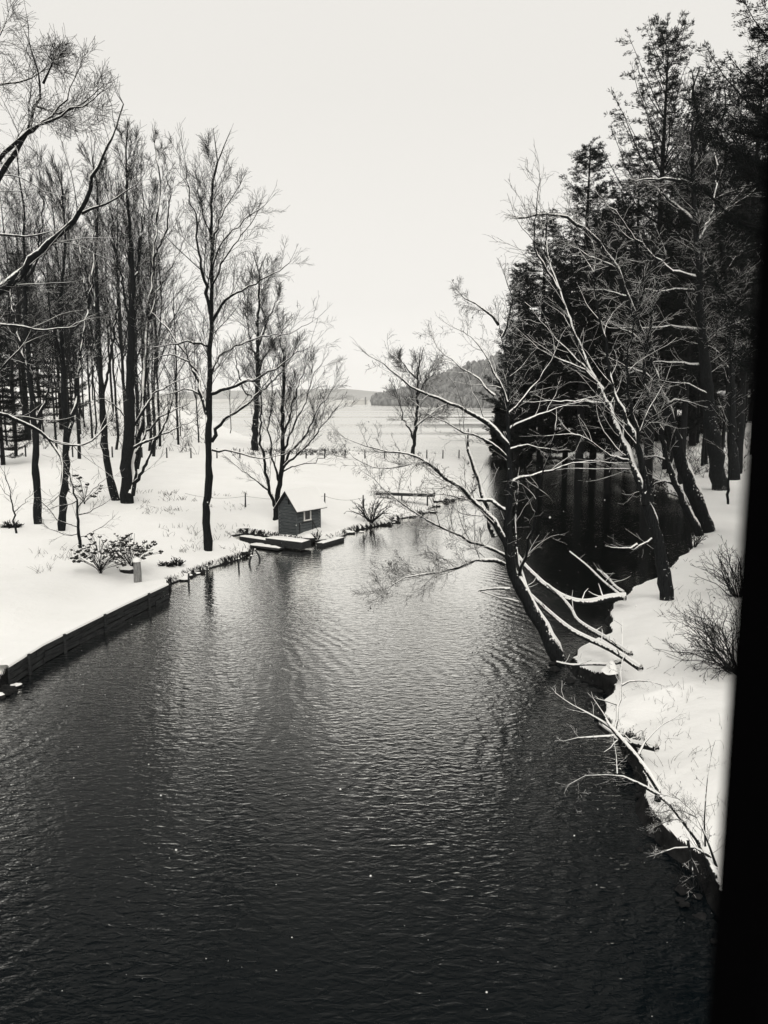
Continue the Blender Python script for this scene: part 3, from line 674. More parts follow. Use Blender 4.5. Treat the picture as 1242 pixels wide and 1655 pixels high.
traced('white_branch_shrub', 'snow-coated forked branch leaning from the right bank over the dark water', 'shrub', None, [
    (10, 6, [(1064, 1276, .7), (1050, 1248, .95), (1030, 1222, 1.2), (1010, 1205, 1.35), (998, 1185, 1.5), (990, 1178, 1.55)], .5, 0, .2),
    (6, 1.5, [(993, 1182, 1.5), (992, 1158, 1.7), (1002, 1138, 1.8), (1005, 1110, 2.0), (1004, 1080, 2.2), (1008, 1062, 2.3)], .8), (5, 1, [(990, 1178, 1.55), (978, 1166, 1.6), (960, 1158, 1.6), (940, 1150, 1.6), (915, 1136, 1.6), (898, 1120, 1.65)], .9),
    (5, 1, [(992, 1190, 1.5), (965, 1188, 1.5), (940, 1192, 1.4), (912, 1198, 1.2)], .9), (4, 1, [(1032, 1220, 1.2), (1050, 1190, 1.4), (1068, 1172, 1.5), (1092, 1160, 1.6)], .6),
    (3.5, 1, [(1005, 1108, 2.0), (1020, 1098, 2.0), (1040, 1095, 2.0), (1072, 1108, 1.8)], .8), (3, 1, [(990, 1178, 1.55), (975, 1145, 1.8), (960, 1130, 1.9)], .6), (3, 1, [(1000, 1140, 1.8), (985, 1130, 1.8), (968, 1130, 1.8)], .5)],
    SB, 42, Y=16.8, snow=(.005, .0, .0, 1.0), wob=.06)
def spray_shrub(name, label, base_px, w_px, h_px, stems, seed, S, Y=None, snow=None, leaf=None, lean=0.0, group=None):
    rng = random.Random(seed)
    b = hit(*base_px) if Y is None else atY(*base_px, Y)
    mpp = b[1]/F; crown, trunk = [], []
    S = dict(S); S['rmin'] = max(S['rmin'], .28*mpp)
    for k in range(stems):
        a = rng.uniform(-1, 1); bb = rng.uniform(-1, 1)
        d = unit(np.array([a*w_px/h_px*.75+lean, bb*w_px/h_px*.6, 1.0]))
        out = []
        grow(out, b+np.array([a*.12, bb*.12, -.05]), d, h_px*mpp*rng.uniform(.6, 1.05), max(1.1*mpp, S['rmin']*1.6), 1, S, rng)
        trunk.append((out[0][0], out[0][1])); crown += out[1:]
    return build_tree(name, label, 'shrub', group, b, trunk, crown, rng, 'twig', 'twig', snow, leaf)
SH = dict(seg=.2, wig=.12, up=[0, .02, .05, .03], n=[0, 6, 5, 3], max=3, t0=.15, ang=(20, 60), ratio=(.35, .6), lmin=.08, rmin=.003, ref=1, lmax=1.6)
spray_shrub('tangled_shrub', 'dense dark tangled bush on the right bank, half hidden by the black window edge', (1192, 1088), 150, 150, 40, 51, dict(SH, n=[0, 9, 6, 4], wig=.2, up=[0, -.02, .03, .02]), leaf=(.12, .04, .015), lean=-.75)
spray_shrub('small_shrub', 'low bare bush on the right bank just above the tangled bush', (1192, 965), 90, 95, 20, 52, dict(SH, wig=.18), leaf=(.1, .03, .012), lean=-.6)
spray_shrub('waterside_shrub', 'dark low bush at the water edge in the lower right corner', (1128, 1440), 70, 60, 14, 53, dict(SH, lmax=.5), leaf=(.2, .03, .014), lean=-.3)
spray_shrub('inlet_shrub', 'small snowy bush beside the foot of the two leaning trunks', (1120, 885), 50, 40, 12, 54, SH, lean=-.3)
spray_shrub('peninsula_shrub', 'wiry bush on the end of the left bank near the plank walkway', (600, 845), 60, 45, 16, 55, SH)
spray_shrub('shed_shrub', 'small dark shrub at the foot of the shed window wall', (512, 872), 16, 16, 10, 56, dict(SH, lmax=.4, n=[0, 4, 3, 2]))
def dried_flowers(label, base_px, w_px, h_px, stems, seed, heads=0.7):
    rng = random.Random(seed); b = hit(*base_px); mpp = b[1]/F
    root = empty('dried_flower_shrub', tuple(b)); tag(root, label, 'shrub', 'dried flower shrubs on the left bank')
    tr, heads_ = [], []
    for k in range(stems):
        a = rng.uniform(-1, 1); c = rng.uniform(-1, 1); H = h_px*mpp*rng.uniform(.5, 1.05)
        ex = np.array([a*w_px*.5*mpp, c*w_px*.4*mpp, H*(1-.35*abs(a))])
        n = 6; t = np.linspace(0, 1, n)[:, None]
        p = ex*t; p[:, :2] = ex[:2]*t**1.6; p[:, 2] *= rng.uniform(.85, 1.1)
        p[:, :2] += np.array([[rng.gauss(0, .02), rng.gauss(0, .02)] for _ in range(n)])
        tr.append((p, np.full(n, .33*mpp)))
        for _ in range(2 if rng.random() < heads else 0):
            cc = p[-1]+np.array([rng.gauss(0, .16), rng.gauss(0, .16), rng.gauss(0, .1)])
            tr.append((np.array([p[-2], (p[-2]+cc)/2+[0, 0, .02], cc]), np.full(3, .35*mpp)))
            heads_.append((cc, rng.uniform(2.2, 4.6)*mpp))
    v, q = tubes(tr, nsides); link_mesh('stems', raw_mesh('stems', v, q), M['twig'], root)
    for cc, R in heads_[:90]:
        V, T = [], []; m_ = 7       # a dried mophead: one crinkled closed cluster
        ringz = ((-.75, .35), (-.35, .85), (.1, 1.0), (.5, .7), (.75, .3))
        for zz, w in ringz:
            for j in range(m_): V.append((math.cos(j*6.283/m_+zz)*R*w*rng.uniform(.6, 1.25), math.sin(j*6.283/m_+zz)*R*w*rng.uniform(.6, 1.25), R*(zz*.7+rng.uniform(-.18, .18))))
        T = [(i*m_+j, i*m_+(j+1) % m_, (i+1)*m_+(j+1) % m_, (i+1)*m_+j) for i in range(4) for j in range(m_)]
        hd = link_mesh('flower_head', raw_mesh('flower_head', np.array(V), [np.array(T)]), M['leaf'], root, tuple(cc))
        k0 = rng.uniform(.75, 1.2)
        SV_ = [(math.cos(j*.9+cc[0])*R*k0*rng.uniform(.6, 1.1)-R*.1, math.sin(j*.9)*R*k0*rng.uniform(.6, 1.1), R*.22) for j in range(7)]+[(0, 0, R*1.05)]
        link_mesh('snow_cap', raw_mesh('snow_cap', np.array(SV_), [np.array([(j, (j+1) % 7, 7) for j in range(7)])], True), M['snow'], hd)
dried_flowers('snow-capped shrub of dried flower heads, left one of the pair beside the sapling', (163, 927), 92, 62, 58, 61, .9)
dried_flowers('snow-capped shrub of dried flower heads growing behind the weathered post', (212, 925), 78, 66, 58, 62, .9)
dried_flowers('small shrub of dark dried seed heads in front of the leaning snowy trunk', (137, 815), 50, 48, 16, 63, .5)

# fallen branches on the right bank
def log(name, label, pts_px, w0, w1, zs, seed, group='fallen snow-covered branches at the right bank', snow=True, side=()):
    rng = random.Random(seed); P3, polys = [], []
    for (a, b), z in zip(pts_px, zs): P3.append(atZ(a, b, z))
    mpp = P3[0][1]/F
    q, rr = resample(P3, np.linspace(w0, w1, len(P3))*.5*mpp, .25)
    polys.append((q, rr)); tw = []
    for k in range(5):
        i = rng.randrange(1, len(q)-1); d = unit(np.array([rng.gauss(0, 1), rng.gauss(0, 1), rng.uniform(.1, 1)]))
        grow(tw, q[i], d, rng.uniform(.3, 1.1), rr[i]*.3, 2, dict(SR, n=[0, 3, 3, 2]), rng)
    base = q[0].copy(); root = empty(name, tuple(base)); tag(root, label, 'fallen branch', group)
    V, Q = tubes([(p-base, r) for p, r in polys], nsides, .1); link_mesh('trunk', raw_mesh('trunk', V, Q, True), M['bark_snowy'], root)
    V, Q = tubes([(p-base, np.maximum(r, .005)) for p, r, _ in tw], nsides); link_mesh('twigs', raw_mesh('twigs', V, Q, True), M['twig'], root)
    sps = snow_polys([(p-base, r) for p, r in polys]+[(p-base, np.maximum(r, .005)) for p, r, _ in tw], .006, rng, 0, -.6, 1.0)
    V, Q = tubes(sps, lambda r: 6); link_mesh('lying_snow', raw_mesh('lying_snow', V, Q, True), M['snow'], root)
log('fallen_branch', 'thick snowy fallen branch dipping over dark water to the bank below the rough split trunk', [(1012, 965), (985, 966), (960, 974), (935, 975), (908, 965), (880, 945), (852, 918), (835, 895)], 12, 6, [.85, .8, .75, .8, .95, 1.2, 1.5, 1.8], 71)
log('fallen_branch', 'longest fallen branch, its broken end lying lowest on the snowy bank', [(1036, 1081), (1008, 1062), (985, 1048), (955, 1035), (925, 1020), (900, 1000), (872, 975), (845, 950), (828, 932)], 11, 6, [1.1, 1.15, 1.2, 1.2, 1.3, 1.4, 1.5, 1.6, 1.7], 72)
log('fallen_branch', 'fallen branch lying just above the longest one with a crooked upper end', [(1020, 1058), (985, 1035), (950, 1015), (932, 1003), (925, 985), (905, 962), (885, 945)], 9, 5, [1.15, 1.2, 1.2, 1.3, 1.4, 1.6, 1.8], 73)
log('fallen_branch', 'thin straight snowy stick pointing up left over the black inlet water', [(1010, 968), (990, 952), (975, 940), (950, 915), (921, 892)], 5, 3, [.85, 1.0, 1.1, 1.4, 1.8], 74)
log('fallen_branch', 'short snowy stick beside the thin straight one, above the bank corner', [(1008, 958), (995, 950), (980, 930), (966, 921)], 6, 3, [.9, 1.0, 1.2, 1.3], 75)
log('fallen_branch', 'short snowy log jutting from the dark hollow of the right bank', [(1062, 1210), (1040, 1206), (1010, 1199), (990, 1192)], 12, 9, [.85, .75, .6, .5], 76)
log('fallen_branch', 'curved branch lying along the water edge at the foot of the stooping tree', [(1005, 1070), (985, 1076), (950, 1072), (930, 1078), (900, 1070)], 6, 3, [.9, .7, .6, .5, .5], 77)

# ------------------------------------------------------------------ conifers
def pine_mesh(H, seed, R0=4.6, crown0=.25, droop=0.1, irregular=.35, dens=1.0, tuft=.24, top_open=0.0, K=11):
    """trunk polylines, branch polylines, needle faces (local)"""
    rng = random.Random(seed); nr_ = np.random.RandomState(seed)
    tr = [(np.array([[0, 0, -.4], [0, 0, H*.15], [.1, 0, H*.4], [.05, .1, H*.7], [0, 0, H*.98]]), np.array([.014, .011, .009, .006, .0015])*H)]
    q, rr = resample(tr[0][0], tr[0][1], 1.2); tr = [(q, rr)]
    br, C, D = [], [], []
    z = H*crown0
    while z < H*.985:
        f = (z/H-crown0)/(1-crown0)
        prof = min(1, .45+f*3)*(1-f)**.75+.05
        z0_ = z; off_ = rng.uniform(0, 6.28); nk = rng.choice((5, 6, 7))
        for k in range(nk):
            z = z0_+rng.uniform(-.12, .12)
            az = off_+6.283*k/nk+rng.uniform(-.4, .4); L = R0*prof*rng.uniform(1-irregular*1.6, 1+irregular)
            if L < .5: L = .5
            rise = rng.uniform(-.02, .14)+f*.5-droop+top_open*f
            n = 7; t = np.linspace(0, 1, n)
            hz_ = L*t; vz = L*(rise*t+.22*t**2.2-.08*np.sin(t*3.1))
            aw = az+np.cumsum([rng.gauss(0, .05) for _ in range(n)])
            p = np.stack([np.cos(aw)*hz_, np.sin(aw)*hz_, z+vz], 1)
            br.append((p, np.linspace(.012*L+.01, .012, n)))
            ns = int(L*3.0*dens)+3
            for j in range(ns):
                tt = .25+.75*(j+rng.random())/ns; i = min(int(tt*(n-1)), n-2); pp = p[i]+(p[i+1]-p[i])*(tt*(n-1)-i)
                sd_ = rng.choice((-1, 1)); a2 = az+sd_*rng.uniform(.5, 1.1); l2 = L*.36*(1.15-tt)+.35; l2 *= rng.uniform(.6, 1.2)
                d2 = np.array([math.cos(a2), math.sin(a2), rng.uniform(-.08, .22)]); e = pp+d2*l2
                br.append((np.array([pp, (pp+e)/2+[0, 0, -.03], e]), np.array([.014, .01, .008])))
                m_ = max(3, int(l2/.17))
                for s in range(m_):
                    u = (s+1)/m_; C.append(pp+d2*l2*u+nr_.normal(0, .07, 3)); D.append(unit(d2+np.array([0, 0, .18])))
            for s in range(3): C.append(p[-1]-(p[-1]-p[-2])*s*.3); D.append(unit(p[-1]-p[-2]+np.array([0, 0, .2])))
        z = z0_+rng.uniform(.7, 1.5)*(1-.45*f)
    C, D = np.array(C), np.array(D); nt_ = len(C)
    dd = np.repeat(D, K, 0)+nr_.normal(0, .62, (nt_*K, 3))*np.array([1, 1, .55]); dd /= np.linalg.norm(dd, axis=1, keepdims=True)
    cc = np.repeat(C, K, 0)+nr_.normal(0, .06, (nt_*K, 3))*np.array([1, 1, .5]); L = tuft*nr_.uniform(.6, 1.25, (nt_*K, 1))
    sd2 = np.cross(dd, nr_.normal(0, 1, dd.shape)); sd2 /= np.linalg.norm(sd2, axis=1, keepdims=True)
    w = L*.085
    V = np.stack([cc-sd2*w*.4, cc+dd*L*.55-sd2*w, cc+dd*L, cc+dd*L*.55+sd2*w], 1).reshape(-1, 3)
    Q = np.arange(len(V)).reshape(-1, 4)
    me_n = raw_mesh('needles', V, [Q])
    V, Q = tubes(tr, nsides, .05); me_t = raw_mesh('trunk', V, Q, True)
    V, Q = tubes(br, nsides); me_b = raw_mesh('limbs', V, Q)
    return me_t, me_b, me_n
class Proto: pass
def conifer(proto, label, px, Y, top_py, rot, name='pine_tree', group='tall dark pines on the right shore', H0=30.0, mat='needle', wide=1.0, z0=None):
    a = atY(px, 700, Y); z = gz(a[0], Y) if z0 is None else z0
    top = atY(px, top_py, Y)[2]; s = (top-z)/H0
    root = empty(name, (a[0], Y, z-.1), rot); root.scale = (s*wide, s*wide, s); tag(root, label, 'pine tree', group)
    for nm, me, mt in zip(('trunk', 'limbs', 'needles'), proto, ('bark_far', 'bark_far', mat)):
        link_mesh(nm, me, M[mt], root)
    return root
pA = pine_mesh(30, 101, R0=5.0, crown0=.24, irregular=.4)
pB = pine_mesh(30, 102, R0=4.2, crown0=.12, irregular=.3, droop=.15)
pC = pine_mesh(30, 103, R0=5.0, crown0=.3, irregular=.75, top_open=1.1, droop=0, dens=.7)
pD = pine_mesh(30, 104, R0=5.5, crown0=.06, irregular=.35, droop=.2, dens=1.2)
pN = pine_mesh(30, 106, R0=5.2, crown0=.22, irregular=.5, droop=.05, dens=1.5, tuft=.15, K=16)
conifer(pC, 'tallest pine with an open ragged forked top above all others', 1050, 72, 62, .3, wide=.9)
conifer(pA, 'pine with a neat pointed top just left of the tallest pine', 938, 88, 222, 1.2)
conifer(pD, 'broad dark pine at the left end of the pine group, branches down to the shore', 874, 96, 335, 2.2, wide=1.15)
conifer(pB, 'dark pine filling the gap between the neat pointed pine and the tallest one', 985, 92, 300, .7)
conifer(pC, 'ragged pine just right of the tallest pine', 1105, 76, 150, 4.0, wide=.75)
conifer(pA, 'dark middle pine with drooping boughs behind the arching tree', 1015, 100, 262, 5.0)
conifer(pB, 'shorter dark pine low at the lake end of the pine group', 835, 118, 418, 3.0)
conifer(pD, 'wide dark pine low behind the split-trunk tree stems', 915, 104, 380, 1.0)
conifer(pA, 'tall pine near the black window edge behind the upright tree', 1195, 80, 90, 2.6)
conifer(pD, 'dark pine in the back row behind the broad trunk', 1120, 112, 250, 2.0)
conifer(pB, 'dark pine in the back row right of the broad trunk', 1185, 120, 240, .4)
conifer(pD, 'low dark pine in the back row between the thin stems', 1060, 125, 330, 3.3)
conifer(pN, 'near pine at the right edge whose layered boughs reach left into the sky', 1282, 34, -900, 1.9, wide=.66)
conifer(pB, 'tall pine on the right bank just outside the right edge, mirrored in the near water', 1640, 24, -1500, 1.0, wide=.8)
conifer(pA, 'tall pine on the right bank outside the picture behind the mirrored pine', 1560, 33, -900, 3.0, wide=.9)
conifer(pD, 'spreading pine on the right bank outside the picture, nearest to the window', 2100, 17, -2200, 4.0, wide=.8)
conifer(pD, 'spreading pine outside the picture beyond the near pine at the right edge', 1420, 50, -500, 5.0, wide=.8)
cB = pine_mesh(30, 105, R0=7.5, crown0=.03, irregular=.25, droop=.1, dens=1.2, tuft=1.0)
for k_, (px_, Y_, tp_) in enumerate(((850, 138, 470), (895, 142, 440), (940, 136, 420), (990, 140, 400), (1035, 146, 380), (1085, 138, 350), (1150, 142, 330), (1215, 130, 280))):
    conifer((pD, pB)[k_ % 2], ('dark pine in the rearmost row of the right wood, %s from the lake' % ('first', 'second', 'third', 'fourth', 'fifth', 'sixth', 'seventh', 'eighth')[k_]), px_, Y_, tp_, k_*1.3, wide=1.25)
conifer(pD, 'dark pine whose boughs fill the space behind the split-trunk tree', 960, 98, 330, 4.4, wide=1.1)
conifer(pB, 'dark pine between the arching tree and the broad trunk', 1080, 90, 300, 3.7, wide=1.15)
conifer(cB, 'small dense cedar at the shore tip under the pines', 813, 128, 640, .4, name='cedar_tree', group=None)
conifer(cB, 'small dark young conifer behind the cedar on the shore tip', 846, 122, 610, 1.4, name='cedar_tree', group=None)
conifer(pD, 'dark hemlock with boughs down to the snow at the far left edge', 2, 78, 470, 1.4, name='hemlock_tree', group='dark evergreens in the left wood')
conifer(pB, 'dark evergreen deep in the left wood behind the slender tree', 45, 120, 400, 2.4, name='hemlock_tree', group='dark evergreens in the left wood', wide=1.3)
conifer(pD, 'dark evergreen in the left wood behind the forked tree', 100, 135, 440, 5.4, name='hemlock_tree', group='dark evergreens in the left wood')

# ------------------------------------------------------------------ woods of bare trees
def bare_proto(H, seed, style):
    rng = random.Random(seed)
    n = 14; t = np.linspace(0, 1, n); p = np.stack([np.cumsum([rng.gauss(0, .10) for _ in range(n)]), np.cumsum([rng.gauss(0, .10) for _ in range(n)]), t*H-.4], 1)
    p[0, :2] = 0; rad = .0060*H*(1-t)**.8+.02
    S = dict(seg=.9, wig=.06 if style else .09, up=[0, .05, .045, .03], n=[0, 17, 8, 5], max=3, t0=.3, ang=(20, 46), ratio=(.26, .42), lmin=.7, rmin=.011, ref=1, lmax=8)
    out = []; trunk = [(p, rad)]
    if style == 2:   # forks
        k = 5; d = unit(np.array([rng.choice((-1, 1))*.35, .1, 1])); o = []
        grow(o, p[k], d, H*.6, rad[k]*.7, 1, dict(S, n=[0, 0, 14, 4], max=1, up=[0, .1]), rng)
        spawn(out, o[0][0], o[0][1], H*.6, 1, dict(S, n=[0, 14, 6, 4]), rng, .2); out.append((o[0][0], o[0][1], 1))
    spawn(out, p, rad, H, 1, S, rng, .28)
    V, Q = tubes(trunk, nsides, .05); mt = raw_mesh('trunk', V, Q, True)
    V, Q = tubes([(a, b) for a, b, _ in out], lambda r: 5 if r > .05 else 3); mbm = raw_mesh('branches', V, Q)
    return mt, mbm, len(out)
protos = [bare_proto(26, 200+i, (0, 1, 2, 1, 2, 0)[i]) for i in range(6)]
def bare(i, x, y, H, rot, label, group, name='bare_tree', matn='bark_far'):
    z = gz(x, y); root = empty(name, (x, y, z-.05), rot); s = H/26; root.scale = (s*1.0, s*1.0, s)
    tag(root, label, 'tree', group)
    link_mesh('trunk', protos[i][0], M[matn], root); link_mesh('branches', protos[i][1], M[matn], root)
rng = random.Random(77)
def LWf(px, Y): return 'slim bare tree, %s of left wood, %s' % (('front row', 'middle', 'far back')[0 if Y < 112 else 1 if Y < 170 else 2], ('at the left edge', 'behind the forked tree', 'near the twin trunks', 'near the lone tree')[0 if px < 60 else 1 if px < 140 else 2 if px < 235 else 3])
tops = [(-40, 330), (0, 300), (40, 275), (90, 262), (130, 270), (170, 250), (200, 240), (240, 265), (265, 300), (300, 380), (330, 470), (360, 560), (390, 560)]
def top_at(px): return float(np.interp(px, [a for a, _ in tops], [b for _, b in tops]))
placed = []; pxs_ = []
def put_left(px, Y, dtop, k):
    a = atY(px, 700, Y); x = a[0]
    if any((x-u)**2+(Y-v)**2 < 4 for u, v in placed): return
    row = Y//25
    if any(r_ == row and abs(p_-px) < (9 if Y < 112 else 5) for p_, r_ in pxs_): return
    pxs_.append((px, row)); placed.append((x, Y)); z = gz(x, Y); H = max(7, atY(px, top_at(px)+dtop, Y)[2]-z)
    bare(k % 6, x, Y, H, rng.uniform(0, 6.28), LWf(px, Y), 'bare trees of the left wood')
for k in range(26): put_left(rng.uniform(-30, 262), rng.uniform(76, 112), rng.uniform(0, 150), k)
for k in range(24): put_left(rng.uniform(-30, 345), rng.uniform(112, 170), rng.uniform(60, 230), k)
for k in range(26): put_left(rng.uniform(-30, 150), rng.uniform(100, 165), rng.uniform(60, 220), k)
for k in range(20): put_left(rng.uniform(-20, 320), rng.uniform(170, 230), rng.uniform(180, 330), k)
# three separate trunks between wood and lake
for px, Y, tp in ((321, 118, 520), (288, 112, 430), (372, 150, 590)):
    a = atY(px, 700, Y); bare(rng.randrange(6), a[0], Y, atY(px, tp, Y)[2]-gz(a[0], Y), 1.0, {321: 'bare trunk at the lake end of the left wood just behind the lone waterside tree', 288: 'thicker bare trunk on the open edge of the left wood above the fence stakes', 372: 'small bare tree on the lake shore just left of the tall dark shore tree'}[px], None)
def RWf(px, Y): return 'slim bare tree in the %s of the right wood, %s' % (('front', 'middle', 'back')[0 if Y < 105 else 1 if Y < 130 else 2], ('above the shore tip', 'behind the split-trunk tree', 'behind the arching tree', 'near the black window post')[0 if px < 900 else 1 if px < 1020 else 2 if px < 1130 else 3])
placed_r = []
for k in range(60):
    px = rng.uniform(815, 1240); Y = rng.uniform(84, 150); a = atY(px, 700, Y)
    if sdist(np.array([a[0]]), np.array([Y]), RIGHT)[0] < 1.0 or any((a[0]-u)**2+(Y-v)**2 < 4 for u, v in placed_r): continue
    placed_r.append((a[0], Y)); tp = float(np.interp(px, [815, 870, 950, 1050, 1130, 1240], [520, 430, 400, 300, 150, 120]))+rng.uniform(0, 220)
    bare(k % 6, a[0], Y, max(8, atY(px, tp, Y)[2]-gz(a[0], Y)), rng.uniform(0, 6.28), RWf(px, Y), 'bare trees of the right wood', matn='bark_far')

# undergrowth: thick brush under the right wood and grasses at the lake edge
def brush(name, label, spots, seed, h, mat):
    rng = random.Random(seed); polys = []
    for (x, y) in spots:
        z = gz(x, y)
        for k in range(rng.randint(3, 6)):
            d = unit(np.array([rng.gauss(0, .5), rng.gauss(0, .5), 1])); L = h*rng.uniform(.4, 1.1)*1.0; n = 4
            t = np.linspace(0, 1, n)[:, None]; p = np.array([x+rng.gauss(0, .2), y+rng.gauss(0, .2), z-.03])+d*L*t+np.array([rng.gauss(0, .25), rng.gauss(0, .25), -.1])*L*t**2
            r = max(.004, .26*y/F); polys.append((p, np.linspace(r*1.3, r*.6, n)))
    V, Q = tubes(polys, lambda r: 3); me = raw_mesh(name, V, Q)
    tag(link_mesh(name, me, M[mat]), label, 'undergrowth', None, 'stuff')
rs_ = random.Random(9)
sp0 = []
while len(sp0) < 700:
    px = rs_.uniform(815, 1215); Y = rs_.uniform(122, 155); a = atY(px, 700, Y)
    if sdist(np.array([a[0]]), np.array([Y]), RIGHT)[0] > .4: sp0.append((a[0], Y))
brush('understory', 'dense dark brush added behind the right wood to block bright gaps', sp0, 11, 4.2, 'twig')  # added brush, blocks bright trunk gaps that would mirror in the inlet
sp1 = []
while len(sp1) < 420:
    px = rs_.uniform(800, 1215); Y = rs_.uniform(78, 135); a = atY(px, 700, Y)
    if sdist(np.array([a[0]]), np.array([Y]), RIGHT)[0] > .4: sp1.append((a[0], Y))
brush('undergrowth', 'tangle of bare dark brush under the trees of the right wood', sp1, 1, 1.5, 'twig')
sp2 = []
for k in range(230):
    px = rs_.triangular(370, 600, 500) if rs_.random() < .8 else rs_.uniform(330, 760); p = hit(px, rs_.uniform(727, 736.5)); sp2.append((p[0], p[1]))
brush('lakeside_grass', 'dark dry grass and reeds along the lake shore behind the fence', sp2, 2, .62, 'twig')
sp3 = []
for k in range(46):
    p = hit(rs_.choice((rs_.gauss(240, 14), rs_.gauss(280, 12), rs_.uniform(290, 400))), rs_.uniform(795, 832)); sp3.append((p[0], p[1]))
for k in range(30):
    p = hit(rs_.uniform(250, 400), rs_.uniform(850, 895)); sp3.append((p[0], p[1]))
for k in range(14):
    p = hit(rs_.uniform(60, 140), rs_.uniform(890, 930)); sp3.append((p[0], p[1]))
brush('weeds', 'pale dry weeds poking through the snow of the left bank', sp3, 3, .45, 'weed')
sp4 = []
for k in range(60):
    p = hit(rs_.uniform(1060, 1170), rs_.uniform(880, 1350)); sp4.append((p[0], p[1]))
brush('bank_weeds', 'sparse dry weeds poking through the snow of the right bank', sp4, 4, .35, 'weed')
sp5 = []
for k in range(260):
    px = rs_.uniform(-20, 330); Y = rs_.uniform(100, 200); a = atY(px, 700, Y); sp5.append((a[0], Y))
brush('wood_brush', 'bare brush between the trunks of the left wood', sp5, 5, 2.4, 'twig')

# ------------------------------------------------------------------ rocks and clods along the water
def rock(name, label, cat, c, size, seed, mat='soil', group=None, snowcap=True):
    rng = np.random.RandomState(seed)
    nu, nv = 9, 12; V = []
    for i in range(nu):
        th = math.pi*i/(nu-1)
        for j in range(nv):
            ph = 2*math.pi*j/nv; d = np.array([math.sin(th)*math.cos(ph), math.sin(th)*math.sin(ph), math.cos(th)])
            k = 1+.22*math.sin(3*d[0]+seed)+.2*math.sin(4*d[1]+2*seed)+.15*math.sin(5*d[2]+seed)+rng.uniform(-.1, .1)*(0 < i < nu-1)
            V.append(d*k*np.array(size)*.5)
    V = np.array(V); Q = []
    for i in range(nu-1):
        for j in range(nv): Q.append((i*nv+j, (i+1)*nv+j, (i+1)*nv+(j+1) % nv, i*nv+(j+1) % nv))
    root = empty(name, tuple(c)); tag(root, label, cat, group)
    link_mesh('body', raw_mesh('body', V, [np.array(Q)]), M[mat], root)
    if snowcap:
        W = V[:(nu//2)*nv].copy(); W *= np.array([1.06, 1.06, 1]); W[:, 2] += size[2]*.10
        Q2 = [(i*nv+j, (i+1)*nv+j, (i+1)*nv+(j+1) % nv, i*nv+(j+1) % nv) for i in range(nu//2-1) for j in range(nv)]
        link_mesh('snow_cap', raw_mesh('snow_cap', W, [np.array(Q2)], True), M['snow'], root)
    return root
rr_ = random.Random(4)
def along(poly, i0, i1, n, labels, grp, smin, smax, cat='stone'):
    seg = poly[i0:i1+1]; d = np.r_[0, np.cumsum(np.hypot(*np.diff(seg, axis=0).T))]
    for k in range(n):
        s = rr_.uniform(0, d[-1]); x = np.interp(s, d, seg[:, 0])+rr_.gauss(0, .12); y = np.interp(s, d, seg[:, 1])+rr_.gauss(0, .12)
        w = rr_.uniform(smin, smax); rock('bank_stone', labels, cat, (x, y, rr_.uniform(-.04, .05)), (w*1.3, w, w*.7), rr_.randrange(999), group=grp, snowcap=rr_.random() < (0 if cat == 'clod' else .4))
along(LEFT, 7, 11, 26, 'small dark stone along the water edge between the timber wall and the log walkway', 'stones along the left bank edge', .12, .4)
along(LEFT, 19, 25, 24, 'small dark stone along the water edge right of the shed', 'stones along the bank right of the shed', .15, .5)
along(LEFT, 25, 28, 14, 'dark stone at the tip of the left bank past the plank walkway', 'stones at the tip of the left bank', .25, .8)
along(RIGHT, 16, 27, 30, 'small dark clod of earth along the water edge of the near right bank', 'clods along the right bank edge', .08, .24, 'clod')
along(RIGHT, 27, 33, 34, 'small dark clod at the water edge in the lower right corner', 'clods along the lower right bank edge', .06, .18, 'clod')
along(LEFT, 0, 2, 14, 'snow-dusted stone piled beside the near end of the timber wall', 'stones at the near end of the timber wall', .15, .35)
h_ = hit(205, 925); rock('dark_stone', 'dark round stone beside the weathered post on the left bank', 'stone', h_+[0, 0, .02], (.8, .5, .5), 3)
spray_shrub('grass_clump', 'dark ragged clump in snow near the far end of the timber wall', (270, 915), 22, 13, 34, 58, dict(SH, lmax=.35, n=[0, 4, 3, 1], up=[0, -.12, -.08, 0]), leaf=(.25, .05, .02))
spray_shrub('grass_clump', 'dark ragged clump beside the bank edge, right of the other clump by the timber wall', (287, 914), 18, 15, 30, 59, dict(SH, lmax=.35, n=[0, 4, 3, 1], up=[0, -.12, -.08, 0]), leaf=(.25, .05, .02))
spray_shrub('hollow_shade', 'black twigs standing in for shade in the near right bank hollow behind the snowy log', (1022, 1206), 52, 26, 70, 64, dict(SH, lmax=.35, n=[0, 5, 4, 1], up=[0, -.15, -.1, 0]), leaf=(.3, .05, .02))  # dark twig clump stands in for the shade inside the bank hollow
h_ = hit(985, 1105); rock('root_plate', 'dark upturned roots at the right bank below the fallen branches', 'root clump', h_+[0, 0, .1], (.5, .6, .9), 13)
# dark brush heap far left
spray_shrub('brush_heap', 'dark brush heap lying in the snow at the far left edge', (20, 852), 70, 16, 60, 57, dict(SH, lmax=.7, n=[0, 5, 4, 2], up=[0, -.05, 0, 0]))

